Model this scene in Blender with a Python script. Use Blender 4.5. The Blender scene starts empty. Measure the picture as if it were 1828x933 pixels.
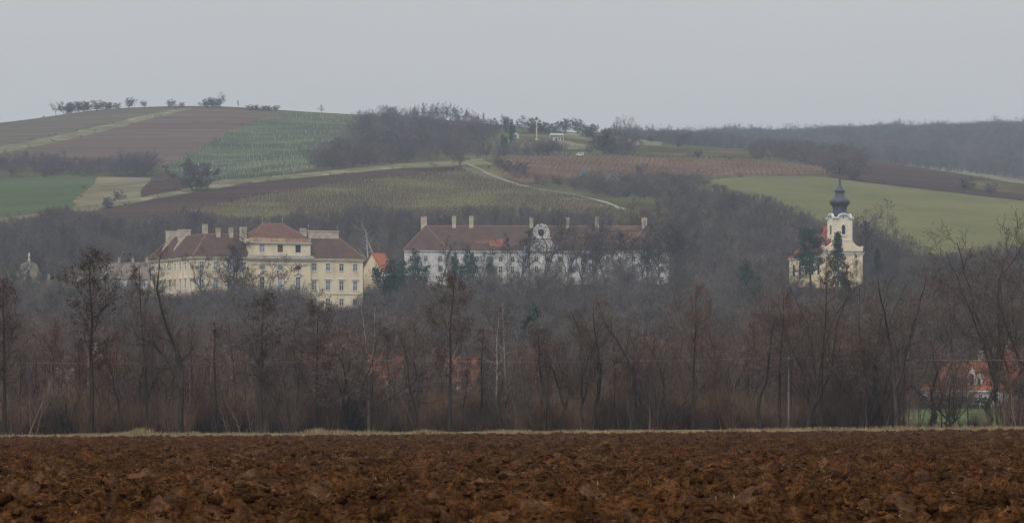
import bpy, math, random
import numpy as np
from mathutils import Vector, geometry

# ------------------------------------------------------------------ camera, sky, sun, exposure
K = 1.5e-4            # tangent per photo pixel (1828 px wide frame)
HZ = 715.0            # photo row of the eye level
CX = 914.0
W, Hh = 1828, 933
scn = bpy.context.scene
COL = scn.collection
cam_d = bpy.data.cameras.new('camera')
cam = bpy.data.objects.new('camera', cam_d)
COL.objects.link(cam)
cam.location = (0, 0, 0)
cam.rotation_euler = (math.radians(90), 0, 0)
cam_d.sensor_width = 36
cam_d.lens = 36.0 / (W * K)
cam_d.shift_y = (HZ - Hh / 2) / W
cam_d.clip_start = 1
cam_d.clip_end = 12000
scn.camera = cam

SUN_EL, SUN_AZ = 48.0, 205.0      # weak sun behind the clouds, behind and left of the camera
wld = bpy.data.worlds.new('World')
scn.world = wld
wld.use_nodes = True
nt = wld.node_tree
nt.nodes.clear()
sky = nt.nodes.new('ShaderNodeTexSky')
sky.sky_type = 'NISHITA'
sky.sun_disc = False
sky.sun_elevation = math.radians(SUN_EL)
sky.sun_rotation = math.radians(SUN_AZ)
sky.dust_density = 3.0
hsv = nt.nodes.new('ShaderNodeHueSaturation')
hsv.inputs['Saturation'].default_value = 0.25
mixc = nt.nodes.new('ShaderNodeMix')
mixc.data_type = 'RGBA'
mixc.inputs['Factor'].default_value = 0.82
# even stratus layer: same grey all over, very slightly mottled
tc = nt.nodes.new('ShaderNodeTexCoord')
nz = nt.nodes.new('ShaderNodeTexNoise')
nz.inputs['Scale'].default_value = 5.0
nz.inputs['Detail'].default_value = 3.0
mp = nt.nodes.new('ShaderNodeMapping')
mp.inputs['Scale'].default_value = (1, 1, 4)
rmp = nt.nodes.new('ShaderNodeValToRGB')
rmp.color_ramp.elements[0].color = (4.92, 4.80, 4.80, 1)
rmp.color_ramp.elements[1].color = (5.16, 5.06, 5.04, 1)
rmp.color_ramp.elements[0].position = 0.3
rmp.color_ramp.elements[1].position = 0.7
bg = nt.nodes.new('ShaderNodeBackground')
bg.inputs['Strength'].default_value = 0.105
wo = nt.nodes.new('ShaderNodeOutputWorld')
L_ = nt.links.new
L_(sky.outputs[0], hsv.inputs['Color'])
L_(tc.outputs['Generated'], mp.inputs[0]); L_(mp.outputs[0], nz.inputs['Vector'])
L_(nz.outputs['Fac'], rmp.inputs[0])
L_(hsv.outputs[0], mixc.inputs['A']); L_(rmp.outputs[0], mixc.inputs['B'])
# overcast luminance: brighter overhead than at the horizon, 1 + G sin(elevation)
sep = nt.nodes.new('ShaderNodeSeparateXYZ'); L_(tc.outputs['Generated'], sep.inputs[0])
cl = nt.nodes.new('ShaderNodeMapRange'); cl.inputs['From Min'].default_value = 0; cl.inputs['From Max'].default_value = 1
cl.inputs['To Min'].default_value = 0.092; cl.inputs['To Max'].default_value = 0.092 * 3.1
L_(sep.outputs['Z'], cl.inputs['Value']); L_(cl.outputs['Result'], bg.inputs['Strength'])
L_(mixc.outputs['Result'], bg.inputs['Color']); L_(bg.outputs[0], wo.inputs['Surface'])

sl = bpy.data.lights.new('sun', 'SUN')
sl.energy = 1.5
sl.angle = math.radians(25)
sl.color = (1.0, 0.96, 0.91)
so = bpy.data.objects.new('sun', sl)
COL.objects.link(so)
_d = Vector((math.sin(math.radians(SUN_AZ)) * math.cos(math.radians(SUN_EL)),
             math.cos(math.radians(SUN_AZ)) * math.cos(math.radians(SUN_EL)), math.sin(math.radians(SUN_EL))))
so.rotation_euler = _d.to_track_quat('Z', 'Y').to_euler()
so.location = (0, 0, 400)

vs = scn.view_settings
vs.view_transform = 'Standard'
vs.look = 'None'
vs.exposure = 0.0
vs.gamma = 1.0
vs.use_curve_mapping = False
scn.render.engine = 'CYCLES'
cy = scn.cycles
cy.max_bounces = 6
cy.diffuse_bounces = 3
cy.glossy_bounces = 1
cy.transmission_bounces = 2
cy.volume_bounces = 1
cy.transparent_max_bounces = 4
cy.caustics_reflective = False
cy.caustics_refractive = False
cy.use_denoising = True
cy.sample_clamp_indirect = 3.0
cy.use_adaptive_sampling = False
cy.denoising_prefilter = 'ACCURATE'
cy.pixel_filter_type = 'BLACKMAN_HARRIS'
cy.filter_width = 1.4

# ------------------------------------------------------------------ helpers
def PX(px, Y): return (px - CX) * K * Y
def PZ(py, Y): return (HZ - py) * K * Y

def tag(o, label=None, cat=None, group=None, kind=None):
    if label: o['label'] = label
    if cat: o['category'] = cat
    if group: o['group'] = group
    if kind: o['kind'] = kind
    return o

def mk_mesh(name, V, groups, mats, smooth=False):
    """groups: list of (face index array (n,3) or (n,4), material slot)"""
    me = bpy.data.meshes.new(name)
    V = np.asarray(V, np.float32)
    nl = sum(f.size for f, _ in groups)
    npoly = sum(len(f) for f, _ in groups)
    me.vertices.add(len(V)); me.vertices.foreach_set('co', V.ravel())
    me.loops.add(nl); me.polygons.add(npoly)
    li = np.concatenate([np.asarray(f, np.int32).ravel() for f, _ in groups]) if groups else np.zeros(0, np.int32)
    tot = np.concatenate([np.full(len(f), f.shape[1], np.int32) for f, _ in groups])
    st = np.concatenate([[0], np.cumsum(tot)[:-1]]).astype(np.int32)
    mi = np.concatenate([np.full(len(f), m, np.int32) for f, m in groups])
    me.loops.foreach_set('vertex_index', li)
    me.polygons.foreach_set('loop_start', st)
    me.polygons.foreach_set('loop_total', tot)
    me.polygons.foreach_set('material_index', mi)
    if smooth:
        me.polygons.foreach_set('use_smooth', np.ones(npoly, bool))
    for m in mats: me.materials.append(m)
    me.update(calc_edges=True)
    me.validate()
    return me

def link(name, data, parent=None, loc=(0, 0, 0), rz=0.0):
    o = bpy.data.objects.new(name, data)
    COL.objects.link(o)
    o.location = loc
    o.rotation_euler = (0, 0, rz)
    if parent: o.parent = parent
    return o

def empty(name, loc, rz=0.0):
    o = link(name, None, None, loc, rz)
    o.empty_display_size = 0.5
    return o

class MB:
    def __init__(s): s.v = []; s.f = []; s.m = []
    def poly(s, pts, m=0):
        b = len(s.v); s.v += [tuple(p) for p in pts]; s.f.append(list(range(b, b + len(pts)))); s.m.append(m)
    def box(s, x0, x1, y0, y1, z0, z1, m=0):
        b = len(s.v)
        s.v += [(x, y, z) for z in (z0, z1) for x, y in ((x0, y0), (x1, y0), (x1, y1), (x0, y1))]
        for q in ((3, 2, 1, 0), (4, 5, 6, 7), (0, 1, 5, 4), (1, 2, 6, 5), (2, 3, 7, 6), (3, 0, 4, 7)):
            s.f.append([b + i for i in q]); s.m.append(m)
        return s
    def prism(s, prof, y0, y1, m=0):          # profile in x,z swept along y
        n = len(prof); b = len(s.v)
        s.v += [(x, y0, z) for x, z in prof] + [(x, y1, z) for x, z in prof]
        s.f.append(list(range(b, b + n))); s.m.append(m)
        s.f.append(list(range(b + 2 * n - 1, b + n - 1, -1))); s.m.append(m)
        for i in range(n):
            j = (i + 1) % n
            s.f.append([b + j, b + i, b + n + i, b + n + j]); s.m.append(m)
        return s
    def ring(s, prof_o, prof_i, y0, y1, m=0):  # flat ring (surround)
        n = len(prof_o); b = len(s.v)
        for y in (y0, y1):
            s.v += [(x, y, z) for x, z in prof_o] + [(x, y, z) for x, z in prof_i]
        for i in range(n):
            j = (i + 1) % n
            for q in ((i, j, n + j, n + i), (2*n + j, 2*n + i, 3*n + i, 3*n + j), (j, i, 2*n + i, 2*n + j), (n + i, n + j, 3*n + j, 3*n + i)):
                s.f.append([b + k for k in q]); s.m.append(m)
        return s
    def lathe(s, prof, n=8, cx=0, cy=0, rot=0.0, m=0):  # prof (r,z)
        b = len(s.v)
        for r, z in prof:
            for k in range(n):
                a = rot + 2 * math.pi * k / n
                s.v.append((cx + r * math.cos(a), cy + r * math.sin(a), z))
        for i in range(len(prof) - 1):
            for k in range(n):
                l = (k + 1) % n
                s.f.append([b + i*n + k, b + i*n + l, b + (i+1)*n + l, b + (i+1)*n + k]); s.m.append(m)
        s.f.append([b + k for k in range(n - 1, -1, -1)]); s.m.append(m)
        t = b + (len(prof) - 1) * n
        s.f.append([t + k for k in range(n)]); s.m.append(m)
        return s
    def wall(s, o, u, w, h, openings, depth=0.28, z0=0.0, m=0):
        """vertical wall from point o along unit u (outward normal = u x z rotated right), real openings with reveals"""
        o = Vector(o); u = Vector(u); nrm = Vector((u.y, -u.x, 0))
        us = sorted({0.0, w} | {a for op in openings for a in op[:2]})
        zs = sorted({z0, h} | {a for op in openings for a in op[2:4]})
        P = lambda a, z, d=0: o + u * a + Vector((0, 0, z)) - nrm * d
        for i in range(len(us) - 1):
            for j in range(len(zs) - 1):
                uc, zc = (us[i] + us[i+1]) / 2, (zs[j] + zs[j+1]) / 2
                if any(p[0] < uc < p[1] and p[2] < zc < p[3] for p in openings): continue
                s.poly([P(us[i], zs[j]), P(us[i+1], zs[j]), P(us[i+1], zs[j+1]), P(us[i], zs[j+1])], m)
        for a, b, c, d in openings:
            s.poly([P(a, c), P(a, c, depth), P(a, d, depth), P(a, d)][::-1], m)
            s.poly([P(b, c), P(b, c, depth), P(b, d, depth), P(b, d)], m)
            s.poly([P(a, d), P(a, d, depth), P(b, d, depth), P(b, d)][::-1], m)
            s.poly([P(a, c), P(a, c, depth), P(b, c, depth), P(b, c)], m)
        return s
    def mesh(s, name, *mats):
        me = bpy.data.meshes.new(name)
        me.from_pydata(s.v, [], s.f)
        for m in mats: me.materials.append(m)
        if len(mats) > 1: me.polygons.foreach_set('material_index', s.m)
        me.update()
        return me
    def build(s, name, mat, parent=None, loc=(0, 0, 0), rz=0.0):
        return link(name, s.mesh(name, *(mat if isinstance(mat, (list, tuple)) else [mat])), parent, loc, rz)

# numpy noise -----------------------------------------------------------------
def vnoise(x, y, seed=0):
    r = np.random.RandomState(seed); T = r.rand(256, 256)
    xi = np.floor(x).astype(int); yi = np.floor(y).astype(int)
    fx = x - xi; fy = y - yi
    fx = fx*fx*(3-2*fx); fy = fy*fy*(3-2*fy)
    a = T[xi & 255, yi & 255]; b = T[(xi+1) & 255, yi & 255]; c = T[xi & 255, (yi+1) & 255]; d = T[(xi+1) & 255, (yi+1) & 255]
    return (a*(1-fx)+b*fx)*(1-fy)+(c*(1-fx)+d*fx)*fy
def fbm(x, y, seed=0, o=4):
    s = 0; a = 0.5
    for i in range(o):
        s = s + a*vnoise(x*2**i, y*2**i, seed+i); a *= 0.5
    return s
def cells(x, y, seed):
    """slab-like voronoi relief: returns (tilted plate height, id value, edge distance)"""
    r = np.random.RandomState(seed); T = r.rand(256, 256, 6)
    xi = np.floor(x).astype(int); yi = np.floor(y).astype(int)
    best = np.full(x.shape, 9.0); second = np.full(x.shape, 9.0)
    h = np.zeros(x.shape); idv = np.zeros(x.shape)
    for dx in (-1, 0, 1):
        for dy in (-1, 0, 1):
            c = T[(xi+dx) & 255, (yi+dy) & 255]
            px = xi+dx+c[..., 0]; py = yi+dy+c[..., 1]
            d = np.hypot(x-px, y-py)
            hh = c[..., 2] + (c[..., 3]-0.5)*1.7*(x-px) + (c[..., 4]-0.5)*1.7*(y-py)
            new = d < best
            second = np.where(new, best, np.minimum(second, d))
            h = np.where(new, hh, h); idv = np.where(new, c[..., 5], idv)
            best = np.where(new, d, best)
    return h, idv, second-best

# materials ---------------------------------------------------------------------
_mats = {}
def mat(name, c1, c2=None, rough=0.9, scale=1.0, detail=4, stretch=(1, 1, 1), bump=0.0, bscale=None, rnd=0.0, spec=0.0, lo=0.35, hi=0.65, c3=None, coord='Object', rot=0.0):
    if name in _mats: return _mats[name]
    m = bpy.data.materials.new(name); m.use_nodes = True
    t = m.node_tree; t.nodes.clear(); N = t.nodes.new; C = t.links.new
    out = N('ShaderNodeOutputMaterial')
    b = N('ShaderNodeBsdfPrincipled'); b.inputs['Roughness'].default_value = rough
    b.inputs['Specular IOR Level'].default_value = spec
    C(b.outputs[0], out.inputs[0])
    col = None
    tcn = N('ShaderNodeTexCoord'); mpn = N('ShaderNodeMapping'); mpn.inputs['Scale'].default_value = stretch
    mpn.inputs['Rotation'].default_value = (0, 0, rot)
    C(tcn.outputs[coord], mpn.inputs[0])
    if c2 is not None:
        n = N('ShaderNodeTexNoise'); n.inputs['Scale'].default_value = scale; n.inputs['Detail'].default_value = detail
        n.inputs['Roughness'].default_value = 0.6
        C(mpn.outputs[0], n.inputs['Vector'])
        r = N('ShaderNodeValToRGB'); C(n.outputs['Fac'], r.inputs[0])
        r.color_ramp.elements[0].position = lo; r.color_ramp.elements[1].position = hi
        r.color_ramp.elements[0].color = (*c1, 1); r.color_ramp.elements[1].color = (*c2, 1)
        if c3 is not None:
            e = r.color_ramp.elements.new((lo + hi) / 2); e.color = (*c3, 1)
        col = r.outputs[0]
    if rnd > 0:
        oi = N('ShaderNodeObjectInfo')
        mr = N('ShaderNodeMapRange'); mr.inputs['To Min'].default_value = 1 - rnd; mr.inputs['To Max'].default_value = 1 + rnd * 1.3
        C(oi.outputs['Random'], mr.inputs[0])
        hs = N('ShaderNodeHueSaturation'); C(mr.outputs[0], hs.inputs['Value'])
        mr2 = N('ShaderNodeMapRange'); mr2.inputs['To Min'].default_value = 1.25; mr2.inputs['To Max'].default_value = 0.75
        mt = N('ShaderNodeMath'); mt.operation = 'MULTIPLY'; mt.inputs[1].default_value = 7.31
        fr = N('ShaderNodeMath'); fr.operation = 'FRACT'
        C(oi.outputs['Random'], mt.inputs[0]); C(mt.outputs[0], fr.inputs[0]); C(fr.outputs[0], mr2.inputs[0])
        C(mr2.outputs[0], hs.inputs['Saturation'])
        if col is not None: C(col, hs.inputs['Color'])
        else: hs.inputs['Color'].default_value = (*c1, 1)
        col = hs.outputs[0]
    if col is not None: C(col, b.inputs['Base Color'])
    else: b.inputs['Base Color'].default_value = (*c1, 1)
    if bump > 0:
        n2 = N('ShaderNodeTexNoise'); n2.inputs['Scale'].default_value = bscale or scale * 4; n2.inputs['Detail'].default_value = 4
        C(mpn.outputs[0], n2.inputs['Vector'])
        bp = N('ShaderNodeBump'); bp.inputs['Strength'].default_value = 0.8; bp.inputs['Distance'].default_value = bump
        C(n2.outputs['Fac'], bp.inputs['Height']); C(bp.outputs[0], b.inputs['Normal'])
    _mats[name] = m
    return m

# ------------------------------------------------------------------ terrain
F = 4.0 / 3.0
CTRL = [  # photo column, photo row, distance/F
 (-250,786,285),(0,783,285),(600,776,285),(1200,771,285),(1828,767,285),(2080,766,285),
 (-250,764,330),(500,764,330),(1000,764,330),(1690,764,330),(2080,764,330),
 (0,736,410),(600,736,410),(1200,735,410),(1690,731,410),(2080,730,410),
 (-200,722,450),(400,722,450),(1000,722,450),(1500,722,450),(2050,716,450),
 (0,702,550),(600,702,550),(1200,702,550),(1800,690,550),
 (0,668,650),(600,670,650),(1200,668,650),(1800,640,650),
 (0,610,750),(500,622,750),(1000,620,750),(1500,600,750),(1900,580,750),
 (0,535,850),(450,584,850),(640,582,850),(800,565,850),(1100,560,850),(1500,530,850),(1850,515,850),
 (-200,505,900),(80,512,900),(455,558,910),(650,558,915),(900,530,900),(1200,520,900),(1500,512,905),(1850,485,900),
 (60,470,1000),(480,500,1000),(800,507,1000),(1000,507,1000),(1180,507,1000),(1400,470,1000),(1620,470,1000),(1850,452,1000),
 (-200,405,1150),(100,405,1150),(600,398,1150),(1000,392,1150),(1250,385,1150),(1600,400,1150),(1850,408,1150),
 (0,388,1200),(330,345,1280),(560,315,1340),(780,296,1390),(600,345,1270),(850,345,1270),(1060,358,1230),
 (1150,345,1300),(950,325,1370),(1280,320,1400),(1560,325,1400),(1840,366,1300),
 (-200,325,1500),(60,318,1500),(270,319,1490),(420,315,1460),
 (100,283,1600),(300,295,1580),(500,270,1650),(650,275,1550),(830,275,1560),
 (300,235,1800),(550,225,1850),(750,240,1780),
 (950,284,1560),(1130,281,1560),(1300,284,1550),(1470,304,1500),
 (1000,268,1640),(958,251,1720),(1100,258,1750),(1250,268,1700),(1480,279,1720),(1560,288,1760),(1700,312,1720),(1850,336,1680),
 (-300,240,2000),(0,222,2000),(100,206,2000),(200,194,2000),(300,190,2000),(400,190,2000),(500,197,2000),(600,203,2000),(720,209,2000),(830,221,1960),(900,236,1930),
 (1000,235,1920),(1100,246,1920),(1250,262,2000),(1550,292,1950),(1850,330,1900),
 (-300,280,2400),(200,260,2400),(600,262,2400),(900,270,2400),(1150,272,2300),(1500,285,2200),(1850,318,2150),
 (-300,275,2900),(300,270,2900),(800,260,2900),(1050,262,2750),(1250,258,2700),(1500,253,2700),(1700,246,2700),(1850,243,2700),(2100,241,2700),
 (-300,300,3500),(500,290,3500),(1200,280,3500),(1900,265,3500),
]
CP = np.array([[PX(a, c*F), c*F, PZ(b, c*F)] for a, b, c in CTRL])
def _tps():
    S = 400.0
    p = CP[:, :2] / S
    r2 = ((p[:, None] - p[None])**2).sum(-1)
    Km = 0.5 * r2 * np.log(r2 + 1e-12)
    n = len(p)
    A = np.zeros((n+3, n+3)); A[:n, :n] = Km + np.eye(n)*2e-4
    A[:n, n] = 1; A[:n, n+1:] = p; A[n, :n] = 1; A[n+1:, :n] = p.T
    w = np.linalg.solve(A, np.concatenate([CP[:, 2], [0, 0, 0]]))
    def f(x, y):
        q = np.stack([x, y], -1) / S
        out = np.zeros(len(q))
        for i in range(0, len(q), 8000):
            c = q[i:i+8000]
            r2 = ((c[:, None] - p[None])**2).sum(-1)
            out[i:i+8000] = (0.5*r2*np.log(r2+1e-12)) @ w[:n] + w[n] + c @ w[n+1:]
        return out
    return f
TPS = _tps()
EDGE_Y = 380.0
def field_plane(x, y):
    return -1.7 - 0.0056*(np.clip(y, -100, 420)-52) + 0.0078*x*np.clip(y/380, 0, 1.1)

xs = np.concatenate([np.linspace(-2600, -760, 16), np.linspace(-700, 700, 118), np.linspace(760, 2600, 16)])
ys = np.concatenate([np.linspace(-280, 360, 17), np.linspace(372, 600, 24), np.linspace(614, 4600, 290), np.linspace(4700, 5200, 4)])
GX, GY = np.meshgrid(xs, ys)
lim = 0.17*np.clip(GY, 300, 4700) + 40
EX = np.clip(GX, -lim, lim)
GZ = TPS(EX.ravel(), np.clip(GY, 380, 4650).ravel()).reshape(GX.shape)
fp = field_plane(np.clip(GX, -300, 300), GY) - 0.45
b_ = np.clip((GY-384)/20, 0, 1); b_ = b_*b_*(3-2*b_)
GZ = fp*(1-b_) + GZ*b_
GZ += np.where(GY > 700, (fbm(GX/60+50, GY/60+50, 3, 3)-0.45)*0.5*np.clip((GY-700)/500, 0, 1), 0)
def ground(x, y):
    x = np.asarray(x, float); y = np.asarray(y, float)
    i = np.clip(np.searchsorted(xs, x)-1, 0, len(xs)-2); j = np.clip(np.searchsorted(ys, y)-1, 0, len(ys)-2)
    a = (x-xs[i])/(xs[i+1]-xs[i]); b = (y-ys[j])/(ys[j+1]-ys[j])
    return (GZ[j, i]*(1-a)+GZ[j, i+1]*a)*(1-b)+(GZ[j+1, i]*(1-a)+GZ[j+1, i+1]*a)*b
def gz(x, y): return float(ground(np.array([x]), np.array([y]))[0])
def hit(px, py, ymin=384.0, ymax=4600.0):
    """first place where the sight line of a photo pixel meets the ground"""
    Y = np.arange(ymin, ymax, 2.5)
    d = ground(PX(px, Y), Y) - PZ(py, Y)
    k = np.argmax(d > 0)
    if d[k] <= 0:                       # over the crest: the closest pass
        k = np.argmin(np.abs(d)*1.0/Y); return PX(px, Y[k]), Y[k]
    if k == 0: return PX(px, Y[0]), Y[0]
    t = d[k-1]/(d[k-1]-d[k]) ; y = Y[k-1] + 2.5*t
    return PX(px, y), y

ny, nx = GX.shape
ii = (np.arange(ny-1)[:, None]*nx + np.arange(nx-1)[None]).ravel()
quads = np.stack([ii, ii+1, ii+nx+1, ii+nx], 1)
M_ground = mat('hill_grass', (0.0407, 0.0380, 0.0185), (0.1110, 0.0978, 0.0500), scale=.02, detail=8, c3=(0.0638, 0.0638, 0.0274))
ter = link('terrain', mk_mesh('terrain', np.stack([GX, GY, GZ], -1).reshape(-1, 3), [(quads, 0)], [M_ground], True))
tag(ter, 'olive brown rolling hill ground rising behind the village', kind='structure')

def inside(px, py, poly):
    c = np.zeros(len(px), bool); n = len(poly)
    for i in range(n):
        x0, y0 = poly[i]; x1, y1 = poly[(i+1) % n]
        cond = ((y0 > py) != (y1 > py))
        c ^= cond & (px < (x1-x0)*(py-y0)/((y1-y0) if y1 != y0 else 1e-9)+x0)
    return c
PARCELS = {}
_lev = [0]
def world_poly(pts, step=5.0, yr=(384., 4600.)):
    o = []
    for i in range(len(pts)):
        a = np.array(pts[i], float); b = np.array(pts[(i+1) % len(pts)], float)
        n = max(1, int(np.hypot(*(b-a))/step))
        for k in range(n):
            q = a+(b-a)*k/n
            o.append(hit(q[0], q[1], *yr))
    return np.array(o)
def drape(name, wp, m, label, lift=None, grid=7.0, wob=0.0):
    wob *= 2.2
    _lev[0] += 1
    lift = lift if lift is not None else 0.07 + 0.012*_lev[0]
    wp = np.asarray(wp)
    if wob:
        wp = wp + (np.stack([vnoise(wp[:, 0]/14+3, wp[:, 1]/14, 5), vnoise(wp[:, 0]/14, wp[:, 1]/14+9, 6)], 1)-.5)*2*wob
    x0, y0 = wp.min(0); x1, y1 = wp.max(0)
    gx, gy = np.meshgrid(np.arange(x0, x1, grid), np.arange(y0, y1, grid))
    gx = gx.ravel(); gy = gy.ravel()
    k = inside(gx, gy, wp)
    pts = [Vector(p) for p in wp] + [Vector((a, b)) for a, b in zip(gx[k], gy[k])]
    n = len(wp)
    V, E, Fc, *_ = geometry.delaunay_2d_cdt(pts, [(i, (i+1) % n) for i in range(n)], [list(range(n))], 1, 0.01)
    V = np.array([[v.x, v.y] for v in V])
    Z = ground(V[:, 0], V[:, 1]) + lift
    me = bpy.data.meshes.new(name)
    me.from_pydata([(a, b, c) for (a, b), c in zip(V, Z)], [], [list(f) for f in Fc])
    me.polygons.foreach_set('use_smooth', np.ones(len(me.polygons), bool))
    me.materials.append(m); me.update()
    # faces up
    o = link(name, me)
    tag(o, label, kind='structure')
    return o

S_ = dict(detail=6)
def furrow(name, c1, c2, rot, sc=.02, st=(.25, 3, 1), c3=None): return mat(name, c1, c2, scale=sc, detail=8, stretch=st, rot=rot, c3=c3, lo=.3, hi=.7)
M_pink = furrow('soil_pinkish', (0.0585, 0.0394, 0.0315), (0.1305, 0.0905, 0.0729), .9)
M_grey = furrow('soil_greybrown', (0.0501, 0.0435, 0.0322), (0.1176, 0.0966, 0.0720), .9)
M_dark = furrow('soil_dark', (0.0286, 0.0175, 0.0146), (0.0713, 0.0441, 0.0345), .4)
M_dark2 = furrow('soil_dark_purple', (0.0290, 0.0179, 0.0159), (0.0670, 0.0432, 0.0364), -.3)
M_straw = mat('straw_grass', (0.1003, 0.0921, 0.0552), (0.2235, 0.1978, 0.1269), scale=.06, detail=8, c3=(0.1115, 0.1115, 0.0557))
M_green = furrow('winter_crop', (.042, .058, .025), (.070, .090, .038), .5)
M_tan = mat('stubble', (0.0847, 0.0758, 0.0446), (0.1725, 0.1514, 0.0952), scale=.03, detail=8)
M_vgreen = mat('vineyard_grass', (0.0400, 0.0502, 0.0282), (0.1017, 0.1080, 0.0610), scale=.025, detail=8, c3=(0.0592, 0.0715, 0.0395))
M_volive = mat('vineyard_olive', (0.0415, 0.0386, 0.0171), (0.1043, 0.1043, 0.0372), scale=.022, detail=8, c3=(0.0655, 0.0504, 0.0277))
M_vred = mat('vineyard_red', (0.0648, 0.0388, 0.0246), (0.1340, 0.0968, 0.0594), scale=.03, detail=8)
M_meadow = mat('meadow_grass', (.086, .090, .036), (.138, .128, .058), scale=.03, detail=10, c3=(.110, .109, .045), lo=.3, hi=.7, stretch=(1, .5, 1))
M_lawn = mat('lawn_grass', (0.0483, 0.0659, 0.0278), (0.1079, 0.1355, 0.0615), scale=.3)
M_track = mat('chalk_track', (0.1977, 0.1811, 0.1535), (0.2619, 0.2454, 0.2122), scale=.1)
M_redcl = mat('clay_bank', (0.0851, 0.0498, 0.0350), (0.1758, 0.1112, 0.0833), scale=.1)

WP = {}
def parcel(key, name, pts, m, label, **kw):
    wp = world_poly(pts, yr=kw.pop('yr', (384., 4600.)))
    WP[key] = wp
    return drape(name, wp, m, label, **kw)
parcel('a', 'field', [(-40,236),(0,224),(60,213),(110,205),(200,196),(300,192.5),(330,193),(300,198),(150,232),(0,262),(-40,271)], M_grey, 'grey brown field on the left hill under the skyline bushes', wob=1)
parcel('b', 'grass_strip', [(-40,272),(0,262),(150,232),(300,197),(336,193),(350,194),(310,202),(150,243),(0,275),(-40,284)], M_straw, 'narrow yellow grass strip slanting up the left hill', wob=1)
parcel('c', 'field', [(-40,284),(0,275),(150,243),(310,202),(345,194),(400,193),(497,201),(430,226),(345,272),(283,304),(200,302),(0,300),(-40,300)], M_pink, 'broad pinkish brown ploughed field across the left hill', wob=1)
parcel('d', 'vineyard_ground', [(283,304),(345,272),(430,226),(497,201),(560,204),(660,210),(640,240),(600,270),(560,302),(500,314),(390,324),(325,320),(290,312)], M_vgreen, 'grey green staked vineyard slope left of the hill wood', wob=1)
parcel('e', 'field', [(-40,325),(0,322),(56,317),(178,316),(127,370),(60,382),(0,391),(-40,396)], M_green, 'green winter crop field under the left hedge', wob=1)
parcel('f', 'field', [(178,316),(270,318),(246,357),(127,371)], M_tan, 'pale tan stubble field beside the green crop', wob=1)
parcel('g', 'field', [(284,308),(330,316),(330,342),(247,357),(266,325)], M_dark2, 'small purple brown field left of the round bush', wob=1)
parcel('h', 'grass_strip', [(-40,399),(0,391),(160,370),(330,337),(390,323),(560,308),(680,296),(790,288),(860,284),(880,294),(832,296),(780,297),(680,304),(560,316),(440,328),(330,346),(160,377),(0,399),(-40,406)], M_straw, 'long straw coloured grass strip climbing to the hilltop track', wob=1.2)
parcel('i', 'clay_bank', [(-40,400),(0,392.5),(100,380.5),(160,372),(200,367),(200,369),(160,374.5),(100,383),(0,395),(-40,403)], M_redcl, 'thin reddish bare bank along the left straw strip', wob=.5)
parcel('j', 'field', [(100,387),(160,378),(330,347),(440,329),(560,317),(680,305),(800,297),(832,297),(836,306),(760,310),(640,322),(450,352),(330,380),(250,398),(120,402)], M_dark, 'dark brown ploughed field under the straw strip', wob=1.2)
parcel('k', 'vineyard_ground', [(200,404),(250,398),(330,380),(450,352),(640,322),(760,310),(834,305),(870,318),(950,338),(1060,361),(1112,376),(1112,398),(600,402)], M_volive, 'olive vineyard slope above the palace woods', wob=1)
parcel('l', 'vineyard_ground', [(880,284),(956,280),(1116,280.5),(1280,284),(1400,294),(1475,303),(1475,311),(1390,313),(1280,314),(1150,314),(1020,322),(940,328),(900,318)], M_vred, 'reddish vineyard right of the hilltop track', wob=1)
parcel('m', 'grass_strip', [(1128,263),(1250,264),(1370,268),(1420,276),(1300,282),(1140,279)], M_volive, 'olive grass strip below the far forest', wob=1)
parcel('n', 'field', [(1380,276),(1440,277),(1542,286.5),(1722,313),(1870,340),(1870,367),(1828,359),(1690,342),(1542,325),(1480,316),(1470,300)], M_dark2, 'dark purple brown field on the right hill behind the church', wob=1)
parcel('o', 'meadow', [(1262,323),(1300,318),(1390,315),(1480,318),(1542,326),(1690,343),(1828,360),(1880,368),(1880,480),(1600,480),(1480,410),(1400,375),(1330,348)], M_meadow, 'yellow green meadow sloping down behind the church', wob=1.5)
parcel('p', 'grass_strip', [(1542,284),(1600,288),(1722,305),(1870,330),(1870,337),(1722,312),(1600,293)], M_straw, 'pale grass strip edging the dark field below the far forest', wob=1)
parcel('q', 'meadow', [(1700,326),(1761,323),(1870,339),(1870,352),(1750,339)], M_volive, 'olive grass patch with shrubs inside the dark right field', wob=1)
parcel('r', 'grass_strip', [(1005,234),(1100,243),(1190,253),(1180,262),(1100,258),(1010,246)], M_straw, 'pale hilltop grass right of the white hut', wob=1)
parcel('s', 'grass_strip', [(930,255),(1010,252),(1060,262),(1060,268),(930,267)], M_straw, 'straw coloured grass patch at the foot of the white column', wob=1)
# lawn behind the field edge
drape('lawn', np.array([(PX(1560, 425), 425.), (PX(1900, 425), 425.), (PX(1900, 552), 552.), (PX(1640, 548), 548.)]), M_lawn, 'green lawn in front of the gabled red roofed house', lift=.06, grid=6)

drape('woodland_floor', np.array([(-150., 390.), (PX(1590, 390), 390.), (PX(1590, 540), 540.), (-150., 540.)]), mat('leaf_litter', (.075, .05, .032), (.15, .105, .065), scale=.6, detail=8), 'brown leaf litter under the front row of trees', lift=.05, grid=6)
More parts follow.
